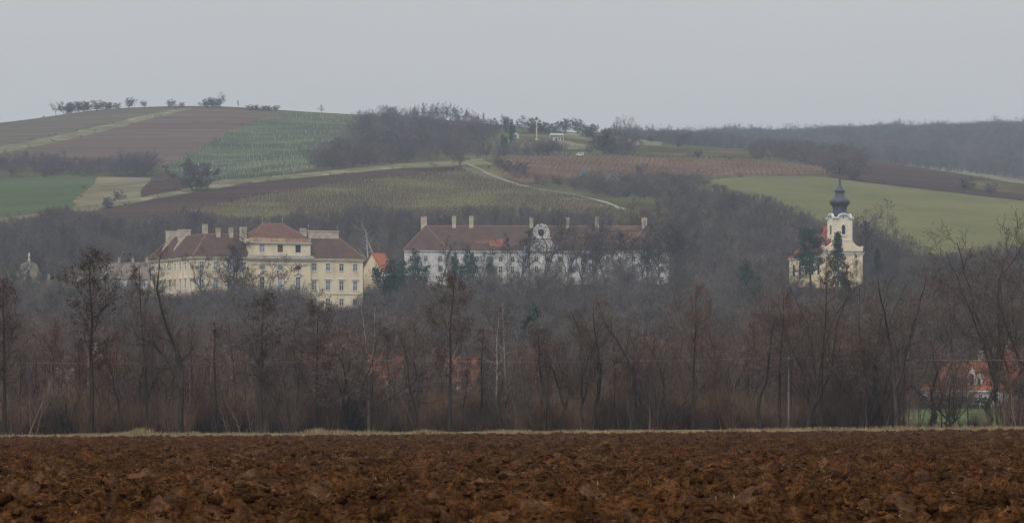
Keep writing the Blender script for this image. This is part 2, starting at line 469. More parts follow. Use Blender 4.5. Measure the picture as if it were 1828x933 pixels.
# hilltop track: a ribbon with its own width
def ribbon(name, pts, width, m, label, lift=1.1):
    c = []
    for i in range(len(pts)-1):
        a = np.array(hit(*pts[i])); b = np.array(hit(*pts[i+1]))
        n = max(2, int(np.hypot(*(b-a))/6))
        c += [a+(b-a)*k/n for k in range(n)]
    c.append(np.array(hit(*pts[-1]))); c = np.array(c)
    for _ in range(6): c[1:-1] = (c[:-2]+c[1:-1]*2+c[2:])/4
    t = np.gradient(c, axis=0); t /= np.linalg.norm(t, axis=1)[:, None]; n = np.stack([-t[:, 1], t[:, 0]], 1)
    w = width*(.55+.9*vnoise(np.arange(len(c))/2.2, np.zeros(len(c)), 4))[:, None]
    L, R = c+n*w/2, c-n*w/2
    pts3 = np.concatenate([np.column_stack([q, ground(q[:, 0], q[:, 1])+lift]) for q in (L, R)])
    k = len(c); i = np.arange(k-1)
    return tag(link(name, mk_mesh(name, pts3, [(np.stack([i, i+1, k+i+1, k+i], 1), 0)], [m])), label, kind='structure')
ribbon('dirt_track', [(834,294),(846,299),(870,311),(905,323),(940,334),(985,342),(1020,348),(1050,354),(1075,360),(1098,368),(1112,375)], 2.7, M_track, 'pale chalk track winding down from the hilltop', lift=.3)
ribbon('track_grass_strip', [(838,296),(846,299),(870,311),(905,323),(940,334),(985,342),(1020,348),(1050,354)], .8, M_straw, 'grassy middle strip between the ruts of the chalk track', lift=.36)

# ------------------------------------------------------------------ haze: even air round the whole scene
hz = MB().box(-2590, 2590, -270, 5190, float(GZ.min())-1.0, float(GZ.max())+45.0).build('haze', [])
tag(hz, 'thin pale blue grey winter haze over the valley', kind='stuff')
hm = bpy.data.materials.new('haze_air'); hm.use_nodes = True
hm.node_tree.nodes.clear()
pv = hm.node_tree.nodes.new('ShaderNodeVolumePrincipled')
HAZE_DENSITY = 1.0e-4
pv.inputs['Color'].default_value = (.66, .82, 1.0, 1)
pv.inputs['Density'].default_value = HAZE_DENSITY
pv.inputs['Density Attribute'].default_value = ''
pv.inputs['Anisotropy'].default_value = 0.0
ho = hm.node_tree.nodes.new('ShaderNodeOutputMaterial')
hm.node_tree.links.new(pv.outputs[0], ho.inputs['Volume'])
hz.data.materials.append(hm)

# ------------------------------------------------------------------ buildings
R_ = math.radians
M_ochre = mat('ochre_plaster', (.44, .365, .245), (.74, .65, .47), scale=.28, detail=9, c3=(.64, .55, .385), lo=.25, hi=.75, stretch=(1, 1, .5))
M_trim = mat('pale_plaster_trim', (.48, .42, .32), (.62, .55, .43), scale=.6, detail=6)
M_greyled = mat('grey_lead_ledge', (.30, .31, .32), (.40, .41, .42), scale=.5)
M_rooft = mat('old_brown_tiles', (.06, .042, .036), (.13, .075, .055), scale=.30, detail=9, stretch=(1, 1, 1), c3=(.085, .055, .045), lo=.25, hi=.8, bump=.05, bscale=3)
M_roofr = mat('patchy_red_tiles', (.075, .048, .040), (.155, .088, .062), scale=.4, detail=9, c3=(.115, .066, .050), lo=.25, hi=.75, bump=.05, bscale=3)
M_roofo = mat('orange_tiles', (.24, .078, .045), (.33, .12, .068), scale=.5, detail=6, bump=.04, bscale=4)
M_roofred = mat('red_tiles', (.20, .066, .048), (.27, .09, .062), scale=.4, detail=6)
M_ridge = mat('ridge_tile', (.17, .10, .08), (.23, .13, .10), scale=.8)
M_chim = mat('chimney_plaster', (.30, .26, .195), (.50, .44, .34), scale=.8, detail=6, c3=(.41, .36, .275))
M_white = mat('weathered_white_plaster', (.27, .26, .245), (.60, .59, .575), scale=.3, detail=9, c3=(.48, .47, .455), lo=.28, hi=.7)
M_glassb = mat('blue_grey_pane', (.10, .13, .17), (.17, .20, .25), rough=.15, scale=.3, spec=.5)
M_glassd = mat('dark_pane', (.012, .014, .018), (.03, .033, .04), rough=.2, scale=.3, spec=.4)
M_brownsh = mat('brown_shutter', (.10, .055, .045), (.14, .075, .06), scale=2)
M_frame = mat('pale_window_frame', (.55, .54, .52), (.66, .65, .62), scale=2)
M_ochre2 = mat('yellow_church_plaster', (.64, .53, .35), (.78, .67, .47), scale=.4, detail=6)
M_slate = mat('dark_slate', (.035, .042, .052), (.055, .062, .075), rough=.5, scale=1.2, spec=.3)
M_iron = mat('dark_iron', (.03, .03, .032), (.05, .05, .05), scale=3)
M_brick = mat('brick_red', (.20, .075, .055), (.28, .11, .08), scale=.8)

M_stone = mat('weathered_stone', (.16, .14, .11), (.28, .25, .20), scale=.6, detail=8)
_wm = {}
_pr = random.Random(4)
M_glassm = mat('grey_pane', (.05, .06, .075), (.09, .10, .12), rough=.2, scale=.3, spec=.4)
M_glassl = mat('curtained_pane', (.20, .23, .27), (.28, .31, .35), rough=.3, scale=.3, spec=.4)
def window(parent, x, y, z, w, h, rz=0.0, frame=M_frame, pane=M_glassb, hood=0, cross=True, depth=.24, name='window'):
    """window in an opening: frame part with a pane below it; local -Y is outwards"""
    key = (round(w, 2), round(h, 2), frame.name, hood, cross)
    if key not in _wm:
        m = MB(); t = .16
        # surround, 5 cm proud of the wall
        m.box(-w/2-t, -w/2, -.06, .02, -t, h+t); m.box(w/2, w/2+t, -.06, .02, -t, h+t)
        m.box(-w/2, w/2, -.06, .02, h, h+t); m.box(-w/2-.1, w/2+.1, -.14, .02, -t-.1, -t)
        m.box(-w/2, w/2, -.06, .02, -t, 0)
        if cross:
            m.box(-.07, .07, depth-.10, depth-.03, 0, h)
            m.box(-w/2, w/2, depth-.095, depth-.035, h*.62, h*.62+.12)
            for sx in (-1, 1): m.box(sx*(w/2-.06)-.06, sx*(w/2-.06)+.06, depth-.1, depth-.03, 0, h)
        if hood == 1:      # straight cornice
            m.box(-w/2-.45, w/2+.45, -.32, .02, h+.55, h+.80); m.box(-w/2-.3, w/2+.3, -.18, .02, h+.38, h+.55)
        if hood == 2:      # curved cornice
            pr = []
            for k in range(13):
                a = -1+k/6; pr.append((a*(w/2+.9), h+1.0+.55*math.exp(-a*a*7)))
            pr2 = [(a, b-.28) for a, b in pr[::-1]]
            m.prism(pr+pr2, -.34, .02)
        _wm[key] = (m.mesh(name, frame), MB().box(-w/2, w/2, depth-.03, depth-.01, 0, h).mesh('pane', pane), )
    fm, pm = _wm[key]
    o = link(name, fm, parent, (x, y, z), rz)
    if pane is M_glassb: pane = (M_glassb, M_glassb, M_glassm, M_glassl, M_glassd)[_pr.randint(0, 4)]
    elif pane is M_glassd: pane = (M_glassd, M_glassd, M_glassd, M_glassm, M_brownsh)[_pr.randint(0, 4)]
    pk = ('pane', round(w, 2), round(h, 2), pane.name)
    if pk not in _wm: _wm[pk] = MB().box(-w/2, w/2, depth-.03, depth-.01, 0, h).mesh('pane', pane)
    link('pane', _wm[pk], o)
    return o

def chimney(parent, x, y, z, w, d, h, m=M_chim, cap=True, name='chimney'):
    b = MB(); b.box(-w/2, w/2, -d/2, d/2, -1.8, h)
    o = b.build(name, m, parent, (x, y, z))
    if cap:
        MB().box(-w/2-.14, w/2+.14, -d/2-.14, d/2+.14, h, h+.22).box(-w/2+.05, w/2-.05, -d/2+.05, d/2-.05, h+.22, h+.65).box(-w/2-.08, w/2+.08, -d/2-.08, d/2+.08, h+.65, h+.8).build('chimney_cap', m, o)
    return o
def rod(parent, x, y, z, h, r=.05, ball=True, name='finial'):
    m = MB(); m.lathe([(r*1.6, 0), (r, .3), (r*.7, h)], 6)
    if ball: m.lathe([(.02, h*.72), (.2, h*.78), (.26, h*.83), (.2, h*.88), (.02, h*.94)], 8)
    return m.build(name, M_greyled, parent, (x, y, z))
def ridge_line(parent, a, b, r=.16, mt=M_ridge, name='ridge_tiles'):
    a = Vector(a); b = Vector(b); d = (b-a).normalized(); s = d.cross(Vector((0, 0, 1))).normalized(); u = s.cross(d)
    m = MB(); pr = [(-r*1.4, -.1), (-r, r*.8), (0, r*1.3), (r, r*.8), (r*1.4, -.1)]
    A = [a+s*p+u*q for p, q in pr]; B = [b+s*p+u*q for p, q in pr]
    for i in range(4): m.poly([A[i], A[i+1], B[i+1], B[i]])
    m.poly(A[::-1]); m.poly(B)
    return m.build(name, mt, parent)

# ---- the palace ------------------------------------------------------------
def palace():
    TH = R_(24.5); L, S, w, ze, rise, ov = 58.4, 46.0, 13.0, 16.5, 7.5, .7
    Yc = 1195.0
    p = empty('palace', (PX(346, Yc), Yc, PZ(457, Yc)-ze), TH)
    tag(p, 'ochre baroque palace with brown hipped roofs and raised central pavilion', 'palace')
    xr0, xr1, pr = 18.7, 39.7, .9            # central risalit
    bays_r = [23.0, 29.2, 35.4]
    bays_w = [2.7, 7.5, 12.2, 17.0]; bays = bays_w + [L-b for b in bays_w]
    hw = .80
    top = (12.5, 14.8); midz = (6.2, 9.1); low = (1.3, 3.4)
    # front wings
    for side in (0, 1):
        a, b = ((0, xr0), (xr1, L))[side]
        ops = [(x-hw-a, x+hw-a, z0, z1) for x in bays if a < x < b for z0, z1 in (top, midz, low)]
        m = MB(); m.wall((a, 0, 0), (1, 0, 0), b-a, ze, ops, z0=-5)
        wo_ = m.build('wall', M_ochre, p)
        for x in bays:
            if not a < x < b: continue
            window(p, x, 0, top[0], 2*hw, top[1]-top[0])
            window(p, x, 0, midz[0], 2*hw, midz[1]-midz[0], hood=1)
            window(p, x, 0, low[0], 2*hw, low[1]-low[0])
        MB().box(a, b, -.16, .02, 4.85, 5.2).build('string_course', M_trim, p)
        MB().box(a-.3*(side == 0), b+.3*(side == 1), -.45, .02, ze-.75, ze-.3).box(a-.5*(side == 0), b+.5*(side == 1), -.62, .02, ze-.3, ze-.02).build('eaves_cornice', M_trim, p)
        for x in (a+.35, b-.35): MB().box(x-.33, x+.33, -.07, .02, 5.2, ze-.75).build('pilaster', M_ochre, p)
    # left flank
    n = 9; sb = [2.9+i*(S-5.8)/(n-1) for i in range(n)]
    ops = [(S-y-hw, S-y+hw, z0, z1) for y in sb for z0, z1 in (top, midz, low)]
    MB().wall((0, S, 0), (0, -1, 0), S, ze, ops, z0=-5).build('wall', M_ochre, p)
    for y in sb:
        window(p, 0, y, top[0], 2*hw, top[1]-top[0], rz=-math.pi/2, pane=M_glassd)
        window(p, 0, y, midz[0], 2*hw, midz[1]-midz[0], rz=-math.pi/2, hood=1, pane=M_glassd)
        window(p, 0, y, low[0], 2*hw, low[1]-low[0], rz=-math.pi/2, pane=M_glassd)
    for i in range(n-1):
        y = (sb[i]+sb[i+1])/2; MB().box(-.12, .02, y-.4, y+.4, 5.2, ze-.75).build('pilaster', M_trim, p)
    MB().box(-.16, .02, .0, S, 4.85, 5.2).build('string_course', M_trim, p)
    MB().box(-.45, -.0, -.45, S, ze-.75, ze-.3).box(-.62, -.0, -.62, S, ze-.3, ze-.02).build('eaves_cornice', M_trim, p)
    # right flank, backs and courtyard walls (plain)
    b = MB()
    b.poly([(L, 0, -5), (L, S, -5), (L, S, ze), (L, 0, ze)])
    b.poly([(L, S, -5), (L-w, S, -5), (L-w, S, ze), (L, S, ze)]); b.poly([(w, S, -5), (0, S, -5), (0, S, ze), (w, S, ze)])
    b.poly([(L-w, S, -5), (L-w, w, -5), (L-w, w, ze), (L-w, S, ze)]); b.poly([(w, w, -5), (w, S, -5), (w, S, ze), (w, w, ze)])
    b.poly([(L-w, w, -5), (w, w, -5), (w, w, ze), (L-w, w, ze)])
    b.build('wall', M_ochre, p)
    # roof
    zr, h = ze+rise, w/2
    A, B, C, D = (-ov, -ov, ze), (L+ov, -ov, ze), (L+ov, S+ov, ze), (-ov, S+ov, ze)
    I1, I2, J1, J2 = (w+ov, w+ov, ze), (L-w-ov, w+ov, ze), (w+ov, S+ov, ze), (L-w-ov, S+ov, ze)
    R1, R2, R3, R4 = (h, h, zr), (L-h, h, zr), (L-h, S-h, zr), (h, S-h, zr)
    m = MB()
    for f in ((A, B, R2, R1), (D, A, R1, R4), (B, C, R3, R2), (I2, I1, R1, R2), (I1, J1, R4, R1), (J1, D, R4), (J2, I2, R2, R3), (C, J2, R3)): m.poly(f)
    rf = m.build('roof', M_rooft, p)
    for a, c in ((A, R1), (B, R2), (R1, R2), (R1, R4), (D, R4), (R2, R3)): ridge_line(rf, a, c)
    # slanting fire walls over the left wing
    for y0 in (S-9.0, S-21.0):
        mm = MB(); mm.prism([(1.4, ze+1.9), (h, zr+.25), (h+1.2, zr+.25), (h+1.2, zr+1.9), (h-3.0, zr+1.9), (h-3.0, zr-2.0)], y0-.3, y0+.3)
        mm.build('fire_wall', M_chim, rf)
        MB().box(h-3.2, h+1.4, y0-.45, y0+.45, zr+1.9, zr+2.15).build('coping', M_trim, rf)
        # long ridge stack joined to the fire wall
        MB().box(h-.8, h+.8, y0+.3, y0+6.0, zr-1.4, zr+1.3).build('chimney', M_chim, rf)
    chimney(rf, h+1.6, 12.0, zr, 1.5, 1.3, 2.6); chimney(rf, 10.4, h-.5, zr-.2, 1.3, 1.2, 1.3)
    chimney(rf, 14.8, h-.5, zr-.2, 1.2, 1.2, 1.5); chimney(rf, 18.3, h-2.4, zr-.6, 2.0, 1.4, 2.2)
    chimney(rf, 39.6, h-1.0, zr-.3, 1.9, 1.3, 1.9)
    # long stack on the right wing ridge
    b = MB(); b.box(41.6, 52.2, h-.75, h+.75, zr-1.2, zr+1.5); st = b.build('ridge_stack', M_chim, rf)
    MB().box(41.4, 52.4, h-.95, h+.95, zr+1.5, zr+1.75).build('coping', M_trim, st)
    for x in np.linspace(42.6, 51.2, 9): MB().box(x-.18, x+.18, h-.8, h-.74, zr+.3, zr+1.3).build('slit', M_chim, st)
    rod(rf, 41.8, h, zr+1.7, 2.0, .05); rod(rf, 52.0, h, zr+1.7, 1.6, .05)
    # central pavilion
    q = -pr; za = ze+6.0
    ops = []
    for x in bays_r:
        ops += [(x-.85-xr0, x+.85-xr0, 6.3, 10.2), (x-.85-xr0, x+.85-xr0, 1.0, 3.6), (x-.95-xr0, x+.95-xr0, ze+1.7, ze+4.1)]
    MB().wall((xr0, q, 0), (1, 0, 0), xr1-xr0, za, ops, z0=-5).build('wall', M_ochre, p)
    b = MB()
    b.poly([(xr0, 0, -5), (xr0, q, -5), (xr0, q, ze), (xr0, 0, ze)]); b.poly([(xr1, q, -5), (xr1, 0, -5), (xr1, 0, ze), (xr1, q, ze)])
    b.poly([(xr0, w+.4, ze-.1), (xr0, q, ze-.1), (xr0, q, za), (xr0, w+.4, za)]); b.poly([(xr1, q, ze-.1), (xr1, w+.4, ze-.1), (xr1, w+.4, za), (xr1, q, za)])
    b.poly([(xr1, w+.4, ze-.1), (xr0, w+.4, ze-.1), (xr0, w+.4, za), (xr1, w+.4, za)])
    b.build('wall', M_ochre, p)
    for i, x in enumerate(bays_r):
        window(p, x, q, 6.3, 1.7, 3.9, hood=2)
        window(p, x, q, 1.0, 1.7, 2.6)
        window(p, x, q, ze+1.7, 1.9, 2.4, pane=(M_glassb, M_brownsh, M_glassd)[i], cross=(i == 0))
        # oval window with surround
        ol = [(x+1.05*math.cos(a), 13.25+.72*math.sin(a)) for a in np.linspace(0, 2*math.pi, 18, endpoint=False)]
        oo = [(x+1.3*math.cos(a), 13.25+.95*math.sin(a)) for a in np.linspace(0, 2*math.pi, 18, endpoint=False)]
        ow = MB().ring(oo[::-1], ol[::-1], q-.1, q+.02).build('oval_window', M_trim, p)
        MB().prism(ol[::-1], q-.035, q+.0).build('pane', M_glassd if i == 2 else M_glassb, ow)
    for x in (xr0+.5, (bays_r[0]+bays_r[1])/2, (bays_r[1]+bays_r[2])/2, xr1-.5):
        MB().box(x-.45, x+.45, q-.14, q+.02, 5.3, ze-2.3).build('pilaster', M_ochre, p)
        MB().box(x-.4, x+.4, q-.1, q+.02, ze+.75, za-1.6).build('pilaster', M_ochre, p)
    MB().box(xr0-.2, xr1+.2, q-.25, q+.02, ze-2.3, ze-1.8).build('architrave', M_trim, p)
    MB().box(xr0-.4, xr1+.4, q-.6, q+.02, ze-.9, ze-.35).box(xr0-.8, xr1+.8, q-1.0, q+.3, ze-.35, ze+.1).build('main_cornice', M_trim, p)
    m = MB(); m.prism([(xr0-.9, ze+.1), (xr1+.9, ze+.1), (xr1+.4, ze+.62), (xr0-.4, ze+.62)], q-1.05, q-.003); m.build('ledge', M_greyled, p)
    MB().box(xr0, xr1, q-.15, q+.02, 4.85, 5.3).build('string_course', M_trim, p)
    MB().box(xr0-.35, xr1+.35, q-.45, q+.02, za-1.6, za-1.15).box(xr0-.35, xr0-.003, q-.45, w+.6, za-1.6, za-1.15).box(xr1+.003, xr1+.35, q-.45, w+.6, za-1.6, za-1.15).build('attic_cornice', M_greyled, p)
    MB().box(xr0-.12, xr1+.12, q-.16, q+.02, za-1.15, za+.2).build('parapet', M_roofr and mat('stained_parapet', (.30, .17, .10), (.50, .38, .22), scale=.6, detail=8), p)
    cx, cyy = (xr0+xr1)/2, (q+w)/2
    E = [(xr0+.3, q-.1, za+.2), (xr1-.3, q-.1, za+.2), (xr1-.3, w+.3, za+.2), (xr0+.3, w+.3, za+.2)]
    zt = za+5.1; T1, T2 = (cx-3.5, cyy, zt), (cx+3.5, cyy, zt)
    M1 = [(xr0+2.5, q+1.6, za+1.7), (xr1-2.5, q+1.6, za+1.7), (xr1-2.5, w-1.4, za+1.7), (xr0+2.5, w-1.4, za+1.7)]
    m = MB()
    for i in range(4): m.poly([E[i], E[(i+1) % 4], M1[(i+1) % 4], M1[i]])
    m.poly([M1[0], M1[1], T2, T1]); m.poly([M1[1], M1[2], T2]); m.poly([M1[2], M1[3], T1, T2]); m.poly([M1[3], M1[0], T1]); m.poly(E[::-1])
    pr_ = m.build('pavilion_roof', M_roofr, p)
    ridge_line(pr_, T1, T2)
    for a, c in ((M1[0], T1), (M1[1], T2)): ridge_line(pr_, a, c)
    rod(pr_, T1[0], T1[1], zt, 2.0, .07); rod(pr_, T2[0], T2[1], zt, 2.0, .07)
    return p
palace()

# ---- the long white convent wing -------------------------------------------
M_roofp = mat('newer_tiles', (.15, .062, .042), (.24, .095, .06), scale=.6, detail=8, bump=.05, bscale=3)
def convent():
    Y = 1333.0; s = K*Y
    ze, rise = 11.9, 9.0
    x0, x1 = PX(722, Y), PX(1193, Y)
    p = empty('convent', ((x0+x1)/2, Y, PZ(447, Y)-ze), R_(2.0))
    tag(p, 'long weathered white convent building with brown tiled roof and chimneys', 'convent')
    hl = (x1-x0)/2; wg = 15.2; pj = 5.0; d = 14.0
    hw = .7
    fl = [(7.9, 9.7), (4.0, 6.2), (.5, 2.4)]
    def front(a, b, y, n):
        xs_ = [a+(i+.5)*(b-a)/n for i in range(n)]
        MB().wall((a, y, 0), (1, 0, 0), b-a, ze, [(x-hw-a, x+hw-a, c, e) for x in xs_ for c, e in fl], z0=-4).build('wall', M_white, p)
        for x in xs_:
            for c, e in fl: window(p, x, y, c, 2*hw, e-c, frame=M_white, pane=M_glassd)
    front(-hl, -hl+wg, -pj, 3); front(-hl+wg, hl-wg, 0, 15); front(hl-wg, hl, -pj, 3)
    b = MB()
    for a in (-hl, -hl+wg, hl-wg, hl):
        y0, y1 = (-pj, d) if abs(a) == hl else (-pj, 0)
        pts = [(a, y0, -4), (a, y1, -4), (a, y1, ze), (a, y0, ze)]
        b.poly(pts if a in (hl, -hl+wg) else pts[::-1])
    b.poly([(hl, d, -4), (-hl, d, -4), (-hl, d, ze), (hl, d, ze)]); b.build('wall', M_white, p)
    ov = .6; zr = ze+rise; ym = d/2
    m = MB()
    m.poly([(-hl+wg, -ov, ze), (hl-wg, -ov, ze), (hl-wg/2, ym, zr), (-hl+wg/2, ym, zr)])
    m.poly([(hl+ov, d+ov, ze), (-hl-ov, d+ov, ze), (-hl+wg/2, ym, zr), (hl-wg/2, ym, zr)])
    for sg in (-1, 1):
        xa, xb = sg*(hl+ov), sg*(hl-wg-ov); xm = sg*(hl-wg/2); yf = -pj-ov; ya = -pj+wg/2
        fs = [[(xa, yf, ze), (xb, yf, ze), (xm, ya, zr)], [(xb, yf, ze), (xb, ym-.0, ze), (xm, ym, zr), (xm, ya, zr)], [(xa, d+ov, ze), (xa, yf, ze), (xm, ya, zr), (xm, ym, zr)]]
        for f in fs: m.poly(f if sg < 0 else f[::-1])
    rf = m.build('roof', M_rooft, p)
    ridge_line(rf, (-hl+wg/2, ym, zr), (hl-wg/2, ym, zr))
    for sg in (-1, 1):
        for xe in (sg*(hl+ov), sg*(hl-wg-ov)): ridge_line(rf, (xe, -pj-ov, ze), (sg*(hl-wg/2), -pj+wg/2, zr), .12)
        ridge_line(rf, (sg*(hl-wg/2), -pj+wg/2, zr), (sg*(hl-wg/2), ym, zr), .12)
    MB().box(-hl+wg, hl-wg, -.4, .02, ze-.6, ze-.1).build('eaves_cornice', M_white, p)
    for sg in (-1, 1):
        a, b2 = sorted((sg*hl, sg*(hl-wg)))
        MB().box(a-.35, b2+.35, -pj-.4, -pj+.02, ze-.6, ze-.1).build('eaves_cornice', M_white, p)
    # chimneys, photo columns
    cxm = (722+1193)/2
    for px, w_, h_ in ((757, 2.1, 2.6), (811, 1.4, 2.9), (842, 1.5, 2.9), (950, 1.3, 2.4), (1015, 1.2, 2.4), (1068, 1.3, 2.8), (1153, 1.9, 2.4)):
        chimney(rf, (px-cxm)*s, ym, zr-.1, w_, 1.2, h_)
    # newer orange tile patches, laid a little proud of the old roof
    def roof_patch(pa, pb, t0, t1, mt):
        q = []
        for a, t in ((pa, t0), (pb, t0), (pb, t1), (pa, t1)):
            q.append(((a-cxm)*s, -ov+(ym+ov)*t-.1, ze+rise*t+.12))
        mm = MB(); mm.poly(q)
        for i in range(4):
            a, b3 = q[i], q[(i+1) % 4]; mm.poly([a, (a[0], a[1]+.1, a[2]-.13), (b3[0], b3[1]+.1, b3[2]-.13), b3])
        mm.build('tile_patch', mt, rf)
    roof_patch(848, 872, .25, .42, M_roofr); roof_patch(873, 886, .16, .40, M_roofp); roof_patch(886.2, 898, .12, .45, M_roofp); roof_patch(1120, 1150, .3, .75, M_roofr); roof_patch(990, 1012, .5, .66, M_roofr)
    roof_patch(1100, 1138, .82, .98, M_roofr); roof_patch(1040, 1070, .2, .4, M_roofr)
    # central baroque gable
    gx = (966-cxm)*s; gy = -.7; g = MB()
    pr = [(-6, ze-.2), (6, ze-.2), (6, ze+1.5), (4.6, ze+2.0), (3.8, ze+3.4), (3.1, ze+4.2), (3.0, ze+6.6), (2.6, ze+8.0), (1.8, ze+9.1), (0, ze+9.6)]
    pr += [(-a, b) for a, b in pr[:1:-1][1:]]
    g.prism([(a+gx, b) for a, b in pr], gy, gy+.7); go = g.build('gable', M_white, p)
    ol = [(gx+1.1*math.cos(a), ze+6.4+1.3*math.sin(a)) for a in np.linspace(0, 2*math.pi, 16, endpoint=False)]
    MB().prism(ol[::-1], gy-.06, gy+.02).build('oval_opening', M_glassd, go)
    MB().prism([(gx-3.6, ze+4.2), (gx+3.6, ze+4.2), (gx+3.6, ze+4.6), (gx-3.6, ze+4.6)], gy-.3, gy+.0).build('cornice', M_white, go)
    # roof behind the gable
    m = MB()
    m.poly([(gx-5, gy+.7, ze+2.2), (gx, gy+.7, ze+7.8), (gx, ym, ze+7.8), (gx-5, 3, ze+2.2)]); m.poly([(gx, gy+.7, ze+7.8), (gx+5, gy+.7, ze+2.2), (gx+5, 3, ze+2.2), (gx, ym, ze+7.8)])
    m.build('gable_roof', M_rooft, rf)
    return p
convent()

# ---- church -----------------------------------------------------------------
def arch(cx, w, z0, z1, n=8):
    r = w/2; pts = [(cx-r, z0), (cx+r, z0)]
    return pts + [(cx+r*math.cos(a), z1-r+r*math.sin(a)) for a in np.linspace(0, math.pi, n)]
def church():
    Y = 1200.0; TH = R_(19); zb = 11.2
    p = empty('church', (PX(1506, Y), Y, PZ(450, Y)-zb), TH)
    tag(p, 'yellow baroque church with dark onion dome tower and red roof', 'church')
    fw = 6.7
    # facade block and nave
    ops = []
    b = MB(); b.box(-fw, fw, 0, 2.6, -4, zb-.9); b.build('facade_wall', M_ochre2, p)
    MB().box(-fw-.25, fw+.25, -.25, 2.85, zb-.9, zb-.3).box(-fw-.5, fw+.5, -.5, 3.1, zb-.3, zb).build('cornice', M_frame, p)
    MB().box(-fw-.55, fw+.55, -.52, 3.0, zb+.003, zb+.28).build('cornice_flashing', M_slate, p)
    for x in (-fw+.6, -2.9, 2.9, fw-.6): MB().box(x-.5, x+.5, -.14, .02, -3, zb-.9).build('pilaster', M_ochre2, p)
    pr = arch(0, 2.2, 0, 3.6); d = MB().prism(pr, -.06, .02).build('door', M_brownsh, p)
    nw, nl, nz = 6.1, 30.0, zb-1.0
    MB().box(-nw, nw, 2.6, nl, -4, nz).build('nave_wall', M_ochre2, p)
    MB().box(-nw-.35, -nw+.02, 3.2, nl+.3, nz-.5, nz).build('eaves_cornice', M_frame, p)
    for y in np.linspace(6, 26, 5):
        # arched nave windows on the left flank
        w = MB(); o = [(a, b2) for a, b2 in arch(0, 1.8, 4.2, 8.0)]
        wo2 = MB().ring([(a*1.22, (b2-6.1)*1.1+6.1) for a, b2 in o], o, -.08, .02).build('window', M_frame, p, (-nw, y, 0), -math.pi/2)
        MB().prism(o, -.03, .01).build('pane', M_glassd, wo2)
    zr = PZ(400, Y)-PZ(450, Y)+zb
    m = MB(); e = nw+.5
    A, B, C, D = (-e, 2.9, nz), (e, 2.9, nz), (e, nl+.5, nz), (-e, nl+.5, nz)
    T1, T2 = (0, 2.9, zr), (0, 15.0, zr)
    m.poly([D, A, T1, T2]); m.poly([B, C, T2, T1]); m.poly([C, D, T2]); m.poly([A, B, T1])
    rf = m.build('roof', M_roofred, p); ridge_line(rf, T1, T2, .14, M_roofred); ridge_line(rf, T2, D, .14, M_roofred)
    # tower
    tw, td = 3.05, 6.0; zt = PZ(385, Y)-PZ(450, Y)+zb
    t = MB().box(-tw, tw, .15, td, zb-1.0, zt-.9).build('tower', M_ochre2, p)
    for x in (-tw, tw-.6):
        MB().box(x-(.05 if x < 0 else -.05), x+.6+(.05 if x > 0 else -.05), .05, .17, zb+.3, zt-.9).build('corner_pilaster', M_frame, t)
    for y in (.17, td-.7): MB().box(-tw-.08, -tw+.02, y, y+.6, zb+.3, zt-.9).build('corner_pilaster', M_frame, t)
    # cornice that arches over each face
    def arched_cornice(parent, loc, rz, half):
        pts = []
        for k in range(25):
            x = -half+2*half*k/24; bump = max(0., 1-(x/1.9)**2)**.5*1.25 if abs(x) < 1.9 else 0
            pts.append((x, bump))
        up = [(x, z+.55) for x, z in pts]; lo = [(x, z) for x, z in pts[::-1]]
        m = MB(); n = 25
        for k in range(24):
            m.prism([(pts[k][0], pts[k][1]), (pts[k+1][0], pts[k+1][1]), (pts[k+1][0], pts[k+1][1]+.55), (pts[k][0], pts[k][1]+.55)], -.45, .3)
        o = m.build('arched_cornice', M_frame, parent, loc, rz)
        f = MB(); f.prism([(x*.98, z) for x, z in ((-1.9, -.9), (1.9, -.9))]+[(x, z+.02) for x, z in pts[::-1] if abs(x) < 1.85], -.02, .2); f.build('gable_field', M_frame, o)
        return o
    arched_cornice(t, (0, .15, zt-.9), 0, tw+.45); arched_cornice(t, (-tw, (td+.15)/2, zt-.9), -math.pi/2, td/2+.35)
    arched_cornice(t, (tw, (td+.15)/2, zt-.9), math.pi/2, td/2+.35); arched_cornice(t, (0, td, zt-.9), math.pi, tw+.45)
    z1 = PZ(401, Y)-PZ(450, Y)+zb; z0 = PZ(418, Y)-PZ(450, Y)+zb
    o = arch(0, 1.25, z0, z1); zc = (z0+z1)/2
    for loc, rz in (((0, .15, 0), 0), ((-tw, (td+.15)/2, 0), -math.pi/2)):
        wn = MB().ring([(a*1.5, (b2-zc)*1.18+zc) for a, b2 in o], o, -.12, .02).build('belfry_window', M_frame, t, loc, rz)
        MB().prism(o, -.03, .01).build('louvre', M_glassd, wn)
        MB().box(-.85, .85, -.22, .02, z0-.6, z0-.35).build('sill', M_frame, wn)
        ol = [(.28*math.cos(a), zt-.55+.28*math.sin(a)) for a in np.linspace(0, 2*math.pi, 10, endpoint=False)]
        MB().prism(ol[::-1], -.1, .0).build('round_opening', M_glassd, wn)
    MB().box(-tw-.1, tw+.1, .02, .17, zb+3.6, zb+3.9).build('string_course', M_frame, t)
    # side volutes
    for sg in (-1, 1):
        pts = [(sg*tw, zb+.28)]+[(sg*(tw+3.9), zb+.28), (sg*(tw+3.9), zb+1.7)]
        for a in np.linspace(0, math.pi/2, 9): pts.append((sg*(tw+3.7-3.7*math.sin(a)), zb+1.7+3.3*(1-math.cos(a))))
        pts = pts if sg > 0 else pts[::-1]
        MB().prism(pts, .3, 1.4).build('volute', M_ochre2, p)
        cap = []
        for a in np.linspace(0, math.pi/2, 9): cap.append((sg*(tw+3.7-3.7*math.sin(a)), zb+1.72+3.3*(1-math.cos(a))))
        top = [(x+sg*.25, z+.3) for x, z in cap]
        prf = cap+top[::-1]; prf = prf if sg > 0 else prf[::-1]
